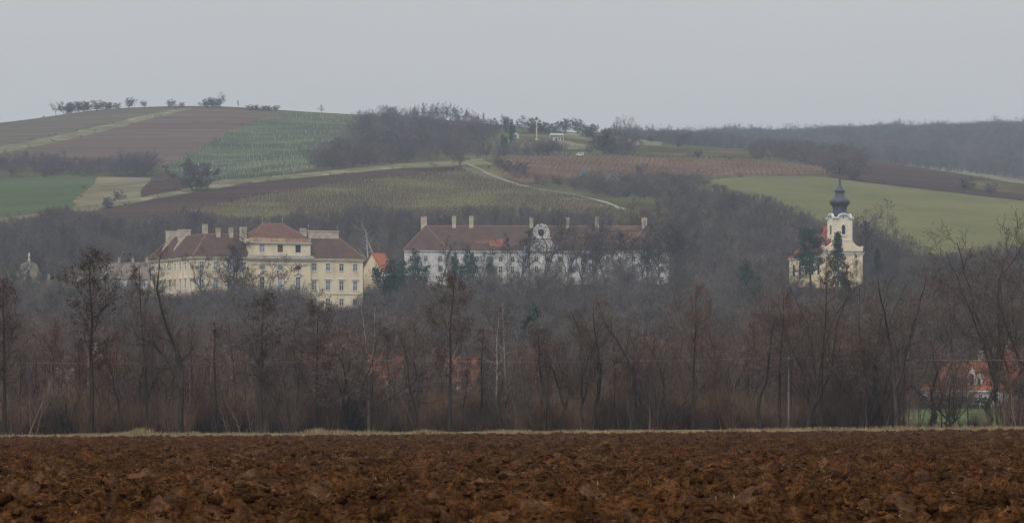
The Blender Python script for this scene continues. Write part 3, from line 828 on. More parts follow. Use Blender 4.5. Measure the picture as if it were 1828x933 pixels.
        MB().prism([(sg*(tw+4.05), zb+1.7), (sg*(tw+4.05), zb+2.05), (sg*(tw+3.5), zb+2.05), (sg*(tw+3.5), zb+1.7)][::1 if sg < 0 else -1], .2, 1.5).build('volute_cap', M_frame, p)
    # onion dome
    zy = lambda v: (352-v)/3.733*K*Y + zt-.35          # profile heights in tower metres
    rr = lambda v: v/3.733*K*Y
    prof = [(350, 53), (335, 51), (310, 47), (290, 47), (278, 52), (268, 62), (258, 69), (248, 70), (238, 66), (228, 54), (218, 42), (208, 34), (190, 30), (184, 31), (181, 38), (176, 37), (168, 30), (158, 22), (148, 16), (138, 10), (120, 8), (95, 6), (62, 3.5)]
    dm = MB(); dm.lathe([(rr(r), zy(v)) for v, r in prof], 16, 0, (td+.15)/2, math.pi/16)
    dome = dm.build('onion_dome', M_slate, t)
    dome.data.polygons.foreach_set('use_smooth', np.ones(len(dome.data.polygons), bool))
    b0 = zy(62)
    MB().lathe([(.05, b0-.1), (.3, b0+.15), (.36, b0+.4), (.3, b0+.65), (.05, b0+.9)], 8, 0, (td+.15)/2).build('iron_ball', M_iron, dome)  # plain dark iron ball under the cross, no gilding
    MB().box(-.06, .06, (td+.15)/2-.06, (td+.15)/2+.06, b0+.8, b0+2.3).box(-.5, .5, (td+.15)/2-.05, (td+.15)/2+.05, b0+1.55, b0+1.7).build('cross', M_iron, dome)
    return p
church()

# ---- houses -----------------------------------------------------------------
def house(px, eave_row, Y, length, depth, wall_h, rise, rz, wall, roof, label, chim=0, name='house', n=3, group=None):
    """plain gabled house, ridge along local X; px,row locate the middle of its front eave"""
    p = empty(name, (PX(px, Y), Y, PZ(eave_row, Y)-wall_h), R_(rz))
    tag(p, label, 'house', group)
    hl = length/2
    xs_ = [-hl+(i+.5)*length/n for i in range(n)]
    h1 = min(1.5, wall_h*.5); z0 = wall_h*.35
    m = MB().wall((-hl, 0, 0), (1, 0, 0), length, wall_h, [(x-.5+hl, x+.5+hl, z0, z0+h1) for x in xs_], z0=-3)
    m.poly([(hl, 0, -3), (hl, depth, -3), (hl, depth, wall_h), (hl, depth/2, wall_h+rise), (hl, 0, wall_h)])
    m.poly([(-hl, depth, -3), (-hl, 0, -3), (-hl, 0, wall_h), (-hl, depth/2, wall_h+rise), (-hl, depth, wall_h)])
    m.poly([(hl, depth, -3), (-hl, depth, -3), (-hl, depth, wall_h), (hl, depth, wall_h)])
    m.build('wall', wall, p)
    for x in xs_: window(p, x, 0, z0, 1.0, h1, frame=M_frame, pane=M_glassd)
    o = .4; sl = rise/(depth/2); r = MB(); t = .16
    for sg in (0, 1):
        ya, yb = (-o, depth/2) if sg == 0 else (depth+o, depth/2)
        za, zb = wall_h-sl*o, wall_h+rise
        q = [(-hl-o, ya, za), (hl+o, ya, za), (hl+o, yb, zb), (-hl-o, yb, zb)]
        if sg: q = q[::-1]
        up = [(a, b, c+t) for a, b, c in q]
        r.poly(up); r.poly(q[::-1])
        for i in range(4): r.poly([q[i], q[(i+1) % 4], up[(i+1) % 4], up[i]])
    rf = r.build('roof', roof, p)
    ridge_line(rf, (-hl-o, depth/2, wall_h+rise+t), (hl+o, depth/2, wall_h+rise+t), .12, roof)
    for k in range(chim):
        chimney(rf, (-.3+.6*k)*hl, depth/2+.8, wall_h+rise-.3, .7, .7, 1.4, M_chim)
    return p

def manor():
    """right hand house with a row of steep white gables"""
    Y = 570.0; s = K*Y
    wh = 2.9; x0, x1 = PX(1664, Y), PX(1772, Y); L = x1-x0; dep = 9.0; rise = 4.3
    p = empty('gabled_house', (x0, Y, PZ(695, Y)-wh), R_(3))
    tag(p, 'white house with orange red roof and steep gabled dormers behind the lawn', 'house')
    ops = [(a, a+.7, .8, 2.2) for a in np.arange(.7, L-1, 1.6)]
    m = MB().wall((0, 0, 0), (1, 0, 0), L, wh, ops, z0=-3)
    m.poly([(L, 0, -3), (L, dep, -3), (L, dep, wh), (L, dep/2, wh+rise), (L, 0, wh)]); m.poly([(0, dep, -3), (0, 0, -3), (0, 0, wh), (0, dep, wh)])
    m.poly([(L, dep, -3), (0, dep, -3), (0, dep, wh), (L, dep, wh)])
    m.build('wall', M_white, p)
    for a in np.arange(.7, L-1, 1.6): window(p, a+.35, 0, .8, .7, 1.4, pane=M_glassd)
    MB().box(-.2, L+.2, -.35, -.0, wh-.35, wh-.02).build('eaves_board', M_frame, p)
    o = .45; xh = 3.6
    m = MB()
    m.poly([(-o, -o, wh), (L+o, -o, wh), (L+o, dep/2, wh+rise), (xh, dep/2, wh+rise)]); m.poly([(L+o, dep+o, wh), (-o, dep+o, wh), (xh, dep/2, wh+rise), (L+o, dep/2, wh+rise)]); m.poly([(-o, dep+o, wh), (-o, -o, wh), (xh, dep/2, wh+rise)])
    rf = m.build('roof', M_roofo, p)
    ridge_line(rf, (xh, dep/2, wh+rise), (L+o, dep/2, wh+rise), .14, M_roofo)
    for px, w, h in ((1694, 1.0, 3.0), (1713, 1.1, 3.1), (1736, 1.4, 3.9), (1749, 1.1, 2.9)):
        c = (px-1664)*s; g = empty_part('dormer', p, (c, 0, wh))
        o_ = [(-w/2, -.2), (w/2, -.2), (w/2, h*.5), (0, h), (-w/2, h*.5)]
        MB().prism(o_, .35, .6).build('gable_wall', M_frame, g)
        MB().box(-w/2+.05, w/2-.05, .6, 3.0, -.2, h*.48).build('cheek', M_white, g)
        wp_ = arch(0, w*.42, .15, h*.62, 6); MB().prism(wp_, .30, .36).build('window', M_glassd, g)
        for sg in (-1, 1):
            q = [(sg*(w/2+.15), .2, h*.5-.25), (0, .2, h+.05), (0, 3.6, h+.05), (sg*(w/2+.15), 3.6, h*.5-.25)]
            m = MB(); m.poly(q if sg < 0 else q[::-1]); up = [(a, b, c2+.13) for a, b, c2 in q]; m.poly(up if sg > 0 else up[::-1])
            for i in range(4): m.poly([q[i], q[(i+1) % 4], up[(i+1) % 4], up[i]])
            m.build('dormer_roof', M_roofo, g)
    chimney(rf, L-.9, dep/2+.3, wh+rise-.1, .6, .6, 1.0, M_frame)
    return p
def empty_part(name, parent, loc):
    e = empty(name, loc); e.parent = parent; return e
manor()
house(1806, 690, 585, 7.5, 8, 4.0, 5.2, 12, M_white, M_roofred, 'house with dull red roof at the right edge beside the gabled house', 2)
house(828, 680, 560, 4.4, 8, 3.0, 3.4, 6, M_white, M_roofo, 'bright orange roofed cottage behind the middle of the tree row', 0)
house(682, 672, 600, 5.0, 8, 3.0, 3.2, -8, M_white, M_roofo, 'orange roofed cottage just right of the left concrete pole', 0)
house(577, 668, 610, 4.6, 7, 3.0, 2.6, 5, M_white, M_roofo, 'small orange roof left of the left concrete pole', 0)
house(184, 664, 620, 7.5, 8, 3.0, 3.0, 10, M_white, M_roofo, 'orange roofed cottage behind the leftmost tall alder', 1)
house(408, 664, 640, 6.0, 8, 3.0, 2.8, 0, M_white, M_roofred, 'red roofed cottage below the palace among the trees', 1)
house(108, 676, 560, 4.5, 6, 2.4, 1.4, 20, M_white, mat('grey_sheet_roof', (.22, .22, .23), (.3, .3, .31), scale=1), 'low white shed with grey roof at far left behind the trees', 0, n=2)
house(1335, 664, 640, 6.5, 8, 3.2, 2.6, -10, M_white, mat('grey_sheet_roof', (0, 0, 0)), 'white house with grey roof between the bare trees left of the church', 1)
# small gabled house between palace and convent
house(690, 478, 1230, 6.0, 7.5, 5.2, 4.8, 50, M_ochre, M_roofo, 'ochre gabled house with orange roof between palace and convent', 0, n=2)
# buildings in the woods left of the palace
house(222, 496, 1215, 15, 9, 4.0, 5.0, 0, M_white, mat('grey_brown_tiles', (.12, .10, .09), (.18, .15, .13), scale=.5), 'low white farm building with grey roof left of the palace', 3, n=6)
house(136, 488, 1210, 4.2, 5, 3.4, 1.2, 12, M_stone, M_rooft, 'tiny ochre hut in the woods left of the farm building', 0, n=1)
def chapel():
    Y = 1225.0; p = empty('garden_gable', (PX(52, Y), Y, PZ(512, Y)), R_(8))
    tag(p, 'pale curved garden gable with a statue in the far left woods', 'ruin')
    pr = [(-7, -2), (7, -2), (7, 2.4), (5, 3.0), (3.2, 5.2), (2.6, 7.4), (0, 8.6), (-2.6, 7.4), (-3.2, 5.2), (-5, 3.0), (-7, 2.4)]
    MB().prism(pr, 0, 1.0).build('gable_wall', M_stone, p)
    for x in (-4.4, 4.4, 0):
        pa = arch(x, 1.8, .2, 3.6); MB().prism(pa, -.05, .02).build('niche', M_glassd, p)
    MB().lathe([(.45, 8.4), (.5, 8.9), (.3, 9.4), (.42, 10.2), (.3, 10.8), (.12, 11.0), (.22, 11.2), (.1, 11.5)], 8, 0, .5).build('statue', M_chim, p)
    for x in (-6.4, 6.4): MB().box(x-.4, x+.4, -.2, 1.2, 2.4, 4.2).build('pier', M_stone, p)
chapel()

# ---- hilltop objects ----------------------------------------------------------
def column():
    x, y = hit(958, 250); z = gz(x, y); s = K*y
    p = empty('wayside_column', (x, y, z)); tag(p, 'tall slim white column standing on the hilltop', 'column')
    MB().box(-.9, .9, -.9, .9, -.6, 1.1).build('plinth', M_chim, p)
    h = 36*s
    MB().lathe([(.5, 1.1), (.42, 1.6), (.36, h*.8), (.5, h*.82), (.5, h*.86), (.25, h*.9), (.1, h)], 10).build('shaft', M_chim, p)
column()
def hut():
    x, y = hit(994, 252); z = gz(x, y)
    p = empty('viewing_hut', (x, y, z)); tag(p, 'white hilltop hut with a wide flat roof', 'hut')
    MB().box(-2.6, 2.6, 0, 3.6, -.8, 3.6).build('wall', M_white, p)
    m = MB(); m.prism([(-4.6, 3.6), (4.6, 3.6), (4.2, 4.6), (-4.0, 4.9)], -1.2, 4.8); m.build('roof', mat('pale_roof', (.5, .5, .48), (.6, .6, .58), scale=1), p)
    MB().box(-.9, .3, -.04, .02, -.2, 2.0).build('door', M_glassd, p); MB().box(1.0, 2.0, -.04, .02, 1.0, 2.1).build('window', M_glassd, p)
    for xx in (-4.2, 4.0): MB().box(xx-.12, xx+.12, -1.0, -.76, -.8, 3.6).build('post', M_white, p)
hut()
def van():
    x, y = hit(1035, 279); z = gz(x, y)
    p = empty('parked_van', (x, y, z+.05)); tag(p, 'small white van parked below the hilltop hedge', 'van')
    MB().prism([(-2.2, .45), (2.2, .45), (2.2, 1.9), (2.0, 2.05), (-.9, 2.05), (-1.5, 1.2), (-2.2, 1.05)], -.9, .9).build('body', M_frame, p)
    for xx in (-1.4, 1.4):
        for yy in (-.88, .88):
            w = MB(); pr = [(xx+.38*math.cos(a), .38+.38*math.sin(a)) for a in np.linspace(0, 2*math.pi, 12, endpoint=False)]
            w.prism(pr[::-1], yy-.12, yy+.12).build('wheel', M_iron, p)
    MB().box(-.8, 1.9, -.92, -.88, 1.25, 1.8).build('side_window', M_glassd, p)
van()
def shrine():
    x, y = hit(1043, 319); z = gz(x, y)
    p = empty('wayside_shrine', (x, y, z)); tag(p, 'small turquoise hut with dark pointed roof among the scrub', 'hut')
    MB().box(-1.5, 1.5, -1.5, 1.5, -.8, 3.0).build('wall', mat('turquoise_paint', (.05, .22, .19), (.08, .28, .24), scale=2), p)
    m = MB(); c = (0, 0, 6.4); q = [(-1.9, -1.9, 3.0), (1.9, -1.9, 3.0), (1.9, 1.9, 3.0), (-1.9, 1.9, 3.0)]
    for i in range(4): m.poly([q[i], q[(i+1) % 4], c])
    m.poly(q[::-1]); m.build('roof', M_slate, p)
    MB().box(-.5, .5, -1.54, -1.48, -.2, 1.9).build('door', M_glassd, p)
shrine()
def blockhouse(px, py, w, h, label):
    x, y = hit(px, py); z = gz(x, y)
    p = empty('shed', (x, y, z)); tag(p, label, 'shed')
    MB().box(-w/2, w/2, 0, w*.8, -.6, h).build('wall', M_white, p)
    MB().prism([(-w/2-.3, h), (w/2+.3, h), (0, h+w*.3)], -.3, w*.8+.3).build('roof', mat('pale_roof', (0, 0, 0)), p)
    MB().box(-.4, .4, -.04, .02, -.2, h*.7).build('door', M_glassd, p)
blockhouse(921, 247, 4.0, 2.4, 'tiny white shed left of the hilltop column')

# ---- power line along the field edge -------------------------------------------
M_conc = mat('pole_concrete', (.15, .145, .14), (.24, .235, .225), scale=1.5, detail=6, stretch=(3, 3, .6))
YP = 391.0
tops = []
for px, row, lab in ((-95, 648, 'grey concrete power pole off the left edge'), (658, 645, 'grey concrete power pole left of the orange roofs, field edge'), (1408, 641, 'grey concrete power pole below and left of the church'), (2160, 640, 'grey concrete power pole off the right edge')):
    x = PX(px, YP); z = gz(x, YP); zt = PZ(row, YP)
    p = empty('power_pole', (x, YP, z)); tag(p, lab, 'power pole', 'power poles along the field edge')
    MB().lathe([(.15, -.6), (.13, 1), (.08, zt-z)], 10).build('shaft', M_conc, p)
    MB().box(-.05, .05, -.75, .75, zt-z-.18, zt-z-.06).build('cross_arm', M_iron, p)
    for yy in (-.62, .62):
        MB().lathe([(.03, zt-z-.06), (.06, zt-z+.02), (.07, zt-z+.1), (.04, zt-z+.2)], 8, 0, yy).build('insulator', M_frame, p)
    for k in range(10):
        MB().box(-.03, .03, -.2, -.13, 1.2+k*.5, 1.24+k*.5).build('step', M_iron, p)
    tops.append((x, zt))
M_wire = mat('aluminium_wire', (.20, .20, .20), rough=.6)
for yy, nm in ((-.62, 'nearer'), (.62, 'farther')):
    V = []; Fc = []
    for i in range(3):
        (xa, za), (xb, zb_) = tops[i], tops[i+1]
        for k in range(17):
            if i and k == 0: continue
            t = k/16; V.append((xa+(xb-xa)*t, YP+yy, za+(zb_-za)*t+.2-.32*4*t*(1-t)))
    V = np.array(V); n_ = len(V); r = .009
    ring = np.array([(0, r), (r, 0), (0, -r), (-r, 0)])
    VV = (V[:, None, :]+np.stack([np.zeros(4), ring[:, 0], ring[:, 1]], 1)[None]).reshape(-1, 3)
    i = (np.arange(n_-1)[:, None]*4+np.arange(4)[None]); j = (np.arange(n_-1)[:, None]*4+(np.arange(4)[None]+1) % 4)
    f = np.stack([i, j, j+4, i+4], -1).reshape(-1, 4)
    tag(link('overhead_wire', mk_mesh('overhead_wire', VV, [(f, 0)], [M_wire])), f'{nm} pale overhead wire strung between the concrete poles', 'wire')

# ------------------------------------------------------------------ vegetation
def unit(v): return v/np.maximum(np.linalg.norm(v, axis=-1, keepdims=True), 1e-9)
def tubes(P, R, k):
    N, S, _ = P.shape
    T = unit(np.gradient(P, axis=1))
    ref = np.where(np.abs(T[:, :1, 2:3]) > .9, np.array([1., 0, 0]), np.array([0, 0, 1.]))
    U = unit(np.cross(T, np.broadcast_to(ref, T.shape))); Vv = np.cross(T, U)
    if k == 2: ring = np.stack([U, -U], 2)
    else:
        a = np.arange(k)*2*math.pi/k
        ring = U[:, :, None]*np.cos(a)[None, None, :, None] + Vv[:, :, None]*np.sin(a)[None, None, :, None]
    V = (P[:, :, None]+ring*R[:, :, None, None]).reshape(-1, 3)
    b = (np.arange(N)[:, None]*S+np.arange(S-1)[None]).reshape(-1, 1)*k
    if k == 2: return V, np.concatenate([b, b+1, b+3, b+2], 1)
    i = np.arange(k)[None]; j = (i+1) % k
    return V, np.stack([b+i, b+j, b+k+j, b+k+i], -1).reshape(-1, 4)
def grow(r, P, R, m, t0, t1, ang, lens, S, wob, trop, rr, rmin=.006, even=True):
    N, S0, _ = P.shape
    n = N*m; idx = np.repeat(np.arange(N), m)
    t = np.tile((np.arange(m)+.5)/m, N) if even else r.rand(n)
    t = t0+(t1-t0)*np.clip(t+r.uniform(-.5, .5, n)/m, 0, .999)
    f = t*(S0-1); i = np.minimum(f.astype(int), S0-2); a = (f-i)[:, None]
    B = P[idx, i]*(1-a)+P[idx, i+1]*a
    T = unit(P[idx, i+1]-P[idx, i])
    r0 = R[idx, i]*(1-a[:, 0])+R[idx, i+1]*a[:, 0]
    ref = np.where(np.abs(T[:, 2:3]) > .9, np.array([1., 0, 0]), np.array([0, 0, 1.]))
    U = unit(np.cross(T, ref)); W_ = np.cross(T, U)
    az = np.tile(np.arange(m)*2.4, N)+r.uniform(0, 6.28, N)[idx]+r.normal(0, .5, n)
    an = np.radians(r.normal(ang, 9, n))[:, None]
    D = T*np.cos(an)+(U*np.cos(az)[:, None]+W_*np.sin(az)[:, None])*np.sin(an)
    pl = np.linalg.norm(np.diff(P, axis=1), axis=2).sum(1)[idx]
    Ln = lens(t, pl)*r.uniform(.65, 1.25, n)
    out = np.zeros((n, S, 3)); out[:, 0] = B; st = (Ln/(S-1))[:, None]
    for s in range(1, S):
        D = unit(D+np.array([0, 0, 1.])*trop+r.normal(0, wob, (n, 3)))
        out[:, s] = out[:, s-1]+D*st
    ra = np.maximum(r0*rr, rmin)
    Rr = ra[:, None]*np.linspace(1, .35, S)[None]
    return out, np.maximum(Rr, rmin*.6)
def bind(parts):
    V = []; G = []; o = 0
    for v, f, m in parts:
        V.append(v); G.append((f+o, m)); o += len(v)
    return np.concatenate(V), G
def tufts(r, C, size, n, tri):
    """little clumps of n triangles round each centre"""
    c = np.repeat(C, n, 0); N = len(c)
    p = c+r.normal(0, size*.42, (N, 3))
    q = [p+unit(r.normal(0, 1, (N, 3)))*tri*r.uniform(.5, 1.2, (N, 1)) for _ in range(3)]
    return np.stack(q, 1).reshape(-1, 3), np.arange(N*3).reshape(-1, 3)

def bark(name, a, b, rnd=.25): return mat(name, a, b, scale=1.5, detail=4, stretch=(2, 2, .4), rnd=rnd)
M_bark = bark('dark_bark', (.022, .018, .015), (.055, .045, .036))
M_twig = bark('brown_twigs', (.078, .052, .038), (.13, .09, .068))
M_twigr = bark('reddish_twigs', (.09, .06, .046), (.145, .1, .078))
M_cone = mat('dark_red_seed_clusters', (.038, .018, .014), (.065, .03, .024), scale=1, rnd=.3)
M_birch = mat('birch_bark', (.16, .145, .13), (.32, .30, .27), scale=2, stretch=(1, 1, 3), lo=.2, hi=.5)
M_wood = bark('grey_brown_twigs', (.07, .057, .051), (.12, .098, .087), .45)
M_shoot = bark('undergrowth_shoots', (.08, .053, .034), (.19, .128, .08), .6)
M_pine = mat('dark_needles', (.018, .034, .026), (.035, .058, .042), scale=.8, rnd=.2)
M_ivy = mat('ivy_leaves', (.022, .042, .032), (.042, .068, .048), scale=.8, rnd=.2)
M_dead = mat('bleached_wood', (.22, .21, .20), (.32, .31, .29), scale=2)
M_shrub = bark('far_shrub_twigs', (.065, .05, .05), (.11, .085, .08), .5)
M_orangeb = bark('ruddy_twigs', (.085, .055, .042), (.12, .08, .06), .2)

def bare_tree(seed, H, style, fine=1.0, thick=1.0):
    """-> dict part -> (V, groups) for a leafless tree of height H"""
    r = np.random.RandomState(seed)
    S = 10; hs = np.linspace(0, 1, S)
    parts = {}
    if style in ('alder', 'slim', 'birch'):
        wander = {'alder': .02, 'slim': .03, 'birch': .02}[style]
        P = np.zeros((1, S, 3)); P[0, :, 2] = hs*H; P[0, :, :2] = np.cumsum(r.normal(0, wander*H/3, (S, 2)), 0)*hs[:, None]
        R = ((.0125 if style == 'alder' else .009)*H*(1-hs*.93)+.012)[None]
        crown0 = {'alder': .38, 'slim': .35, 'birch': .35}[style]
        ln = {'alder': .30, 'slim': .17, 'birch': .17}[style]
        m = {'alder': 26, 'slim': 22, 'birch': 24}[style]
        limbs = grow(r, P, R, m, crown0, .97, 56 if style != 'birch' else 38, lambda t, p: p*ln*np.clip(1.25-.95*(t-crown0)/(1-crown0), .25, 1)*np.clip((t-crown0)*5+.35, .3, 1)*r.uniform(.55, 1.2, len(t)), 8, .24, .09 if style != 'birch' else .02, .36, .018)
        stems = [(P, R)]
    else:                                  # forked, crooked or rounded
        n = {'fork': 2, 'oak': 4, 'bushy': 6, 'crook': 1}[style]
        th = {'fork': .30, 'oak': .22, 'bushy': .10, 'crook': .45}[style]*H
        T = np.zeros((1, 5, 3)); T[0, :, 2] = np.linspace(0, th, 5); T[0, :, :2] = np.cumsum(r.normal(0, .018*H, (5, 2)), 0); T[0, 0, :2] = 0
        TR = np.linspace(.0165*H, .0135*H, 5)[None]
        Ls = []; 
        for k in range(n):
            az = r.uniform(0, 6.28)+k*6.28/n
            tilt = {'fork': .38, 'oak': .5, 'bushy': .6, 'crook': .35}[style]*r.uniform(.6, 1.2)
            D = np.array([math.cos(az)*tilt, math.sin(az)*tilt, 1.0]); D /= np.linalg.norm(D)
            p = [T[0, -1]]; L = (H-th)/max(D[2], .5)*r.uniform(.8, 1.05)
            for s in range(9):
                D = D+r.normal(0, .17, 3)+np.array([0, 0, .09]); D /= np.linalg.norm(D); p.append(p[-1]+D*L/9)
            Ls.append(p)
        Pm = np.array(Ls); sc = (H*1.0-th)/(Pm[:, :, 2].max()-th); Pm[:, :, 2] = th+(Pm[:, :, 2]-th)*sc
        Rm = np.repeat((np.linspace(.0115, .0018, 10)*H*(1.15 if n < 3 else .75))[None], n, 0)
        m = {'fork': 9, 'oak': 9, 'bushy': 9, 'crook': 14}[style]
        limbs = grow(r, Pm, Rm, m, .08, .97, 50, lambda t, p: p*{'fork': .34, 'oak': .42, 'bushy': .42, 'crook': .34}[style]*(1.1-.6*t), 8, .27, .07, .42, .018)
        stems = [(T, TR), (Pm, Rm)]
    sub = grow(r, *limbs, int(7*fine+.5), .2, .98, 42, lambda t, p: p*.48*(1.1-.5*t), 5, .18, .06, .5, .011)
    twg = grow(r, *sub, int(6*fine+.5), .15, 1, 40, lambda t, p: np.maximum(p*.5, .35), 3, .16, .05, .55, .0075)
    tl = grow(r, *twg, max(2, int(3*fine+.5)), .2, 1, 38, lambda t, p: np.maximum(p*.6, .3), 2, .12, .04, .7, .006)
    sub, twg = (sub[0], sub[1]*thick), (twg[0], twg[1]*thick)
    tp = [tubes(p, q, 7)+(0,) for p, q in stems]+[tubes(*limbs, 4)+(0,)]
    cp = [tubes(*sub, 3)+(0,), tubes(*twg, 2)+(0,)]
    # last twigs: one sliver each
    a, b = tl[0][:, 0], tl[0][:, 1]; w = unit(np.cross(b-a, r.normal(0, 1, a.shape)))*.011*thick
    cp.append((np.stack([a-w, a+w, b], 1).reshape(-1, 3), np.arange(len(a)*3).reshape(-1, 3), 0))
    parts['trunk'] = bind(tp); parts['crown'] = bind(cp)
    parts['tips'] = twg[0][:, -1]
    parts['rng'] = r
    return parts

def tree_meshes(seed, H, style, tm, cm, fine=1.0, cones=0, cone_size=.3, thick=1.0):
    d = bare_tree(seed, H, style, fine, thick)
    out = [('trunk', mk_mesh('trunk', *d['trunk'], [tm], True)), ('crown', mk_mesh('crown', *d['crown'], [cm]))]
    if cones:
        r = d['rng']; C = d['tips'][r.choice(len(d['tips']), min(cones, len(d['tips'])), replace=False)]
        V, Fc = tufts(r, C, cone_size, 8, cone_size*.36)
        out.append(('seed_clusters', mk_mesh('seed_clusters', V, [(Fc, 0)], [M_cone])))
    return H, out
def one_mesh(seed, H, style, m, fine, thick=1.0, name='woodland_tree'):
    d = bare_tree(seed, H, style, fine, thick)
    V1, G1 = d['trunk']; V2, G2 = d['crown']
    return mk_mesh(name, np.concatenate([V1, V2]), G1+[(f+len(V1), 0) for f, _ in G2], [m])

def plant(name, proto, x, y, h, label, cat='tree', group=None, rz=None, sxy=1.0, sink=.15, tilt=(0, 0)):
    Hp, parts = proto
    s = h/Hp
    o = empty(name, (x, y, gz(x, y)-sink)); o.rotation_euler = (tilt[0], tilt[1], rng_.uniform(0, 6.28) if rz is None else rz)
    o.scale = (s*sxy, s*sxy, s)
    tag(o, label, cat, group)
    for n, me in parts: link(n, me, o)
    return o
rng_ = np.random.RandomState(77)

AL = [tree_meshes(100+i, 17, 'alder', M_bark, M_twig, 1.0, 330, .36, thick=1.3) for i in range(3)]
AB = [tree_meshes(120+i, 17, 'alder', M_bark, M_twig, 1.15, thick=1.6) for i in range(2)]
FK = [tree_meshes(140+i, 16, 'fork', M_bark, M_twig, 1.0, thick=1.6) for i in range(3)]
OK = [tree_meshes(160+i, 16, 'oak', M_bark, M_twig, 1.0, thick=1.6) for i in range(2)]
BU = [tree_meshes(180+i, 12, 'bushy', M_bark, M_twigr, 1.0, thick=1.5) for i in range(2)]
SL = [tree_meshes(200+i, 13, 'slim', M_bark, M_twig, .9, thick=1.6) for i in range(3)]
SR = [tree_meshes(210+i, 12, 'slim', M_bark, M_twigr, .9, 110, .2, thick=1.5) for i in range(2)]
CR = [tree_meshes(220+i, 12, 'crook', M_bark, M_twigr, 1.0, thick=1.6) for i in range(3)]
BI = [tree_meshes(240+i, 14, 'birch', M_birch, M_twigr, .9) for i in range(2)]

def at(name, protos, px, top, Y, label, **kw):
    """a tree whose foot stands at distance Y in photo column px and whose tip reaches photo row top"""
    x = PX(px, Y); h = PZ(top, Y)-gz(x, Y)
    pr = protos[kw.pop('i', rng_.randint(len(protos)))]
    return plant(name, pr, x, Y, h, label, **kw)
# landmark trees of the front row
G1 = 'tall bare trees rising above the field edge'
KEY = [
 ('alder_tree', AL, 8, 505, 396, 'dark alder with seed clusters cut by the left picture edge', 1.25),
 ('alder_tree', AL, 163, 458, 398, 'tallest dark alder left of the palace, full of seed clusters', 1.15),
 ('bare_tree', SL, 262, 478, 402, 'slender crooked tree against the left corner of the palace', 1.0),
 ('bare_tree', FK, 325, 462, 393, 'tall forked bare tree before the left flank of the palace', .95),
 ('alder_tree', AL, 466, 532, 400, 'broad dark alder in front of the palace pavilion', 1.35),
 ('alder_tree', AL, 566, 545, 408, 'smaller alder with dark clusters below the right palace wing', 1.1),
 ('bushy_tree', BU, 612, 566, 412, 'broad rounded bare tree just left of the left concrete pole', 1.5),
 ('bare_tree', FK, 735, 590, 396, 'thin forked tree right of the left concrete pole', 1.0),
 ('alder_tree', AL, 803, 497, 394, 'tall alder with red brown clusters in front of the orange roof', 1.05),
 ('bare_tree', CR, 975, 588, 395, 'leaning crooked bare tree below the convent gable', 1.2),
 ('bare_tree', FK, 1060, 545, 404, 'forked bare tree below the middle of the convent', .95),
 ('bare_tree', CR, 1130, 552, 396, 'crooked sparse tree below the right half of the convent', 1.0),
 ('bare_tree', AB, 1238, 512, 398, 'tall straight bare tree right of the convent end', 1.0),
 ('bare_tree', AB, 1392, 522, 408, 'bare tree just left of the right concrete pole', 1.0),
 ('bare_tree', OK, 1440, 505, 400, 'spreading bare tree just right of the right concrete pole', 1.1),
 ('bare_tree', SL, 1466, 455, 399, 'slim tall tree reaching up in front of the church pine', .75),
 ('bare_tree', OK, 1560, 505, 404, 'twin stemmed bare tree below and right of the church', .95),
 ('bare_tree', FK, 1602, 488, 394, 'strong forked bare tree left of the green lawn', 1.0),
 ('bare_tree', OK, 1762, 428, 440, 'big spreading bare tree above the gabled house', 1.1),
 ('bare_tree', OK, 1822, 432, 425, 'big dark bare tree cut by the right picture edge', 1.05),
]
for n, pr, px, top, Y, lab, sx_ in KEY: at(n, pr, px, top, min(Y, 386+(Y-393)*.35) if Y < 415 else Y, lab, sxy=sx_)
for i, (px, top, Y) in enumerate(((338, 588, 412), (372, 560, 414), (884, 548, 420), (905, 536, 424), (655, 540, 470), (670, 548, 480))):
    at('birch_tree', BI, px, top, Y, ['white stemmed birch beside the forked tree below the palace flank', 'slender birch with pale trunk below the left palace wing', 'leaning pale birch right of the clustered alder', 'taller pale birch below the convent roof patch', 'pale birch at the right foot of the palace', 'second pale birch at the right foot of the palace'][i], tilt=(0, rng_.uniform(-.12, .18)))
# the rest of the row, in two depths
r = np.random.RandomState(3)
def tops_front(px): return np.interp(px, [0, 100, 250, 420, 620, 760, 900, 1100, 1300, 1450, 1640, 1700, 1800, 1900], [585, 590, 590, 590, 600, 600, 600, 590, 575, 560, 600, 610, 600, 590])
LAND = [(-60, 'the left picture edge'), (163, 'the tallest alder'), (325, 'the tall forked tree before the palace flank'), (466, 'the broad alder before the pavilion'), (658, 'the left concrete pole'), (803, 'the alder before the orange roof'), (975, 'the leaning crooked tree'), (1130, 'the crooked tree below the convent'), (1238, 'the tall straight tree past the convent'), (1408, 'the right concrete pole'), (1602, 'the strong forked tree by the lawn'), (1762, 'the big tree above the gabled house')]
ORD = ['first', 'second', 'third', 'fourth', 'fifth', 'sixth', 'seventh', 'eighth', 'ninth', 'tenth', 'eleventh', 'twelfth']
def place_labels(items, what):
    items = sorted(items, key=lambda q: q[0]); cnt = {}
    for px, o in items:
        l = [n for c, n in LAND if c <= px] or [LAND[0][1]]
        k = cnt[l[-1]] = cnt.get(l[-1], -1)+1
        o['label'] = f'{ORD[min(k, 11)]} {what} right of {l[-1]}'
def order_labels(items, tail):
    for k, (px, o) in enumerate(sorted(items, key=lambda q: q[0])): o['label'] = f'{(ORD+["thirteenth","fourteenth","fifteenth","sixteenth","seventeenth","eighteenth","nineteenth","twentieth"])[k]} {tail}'
fr, sr = [], []
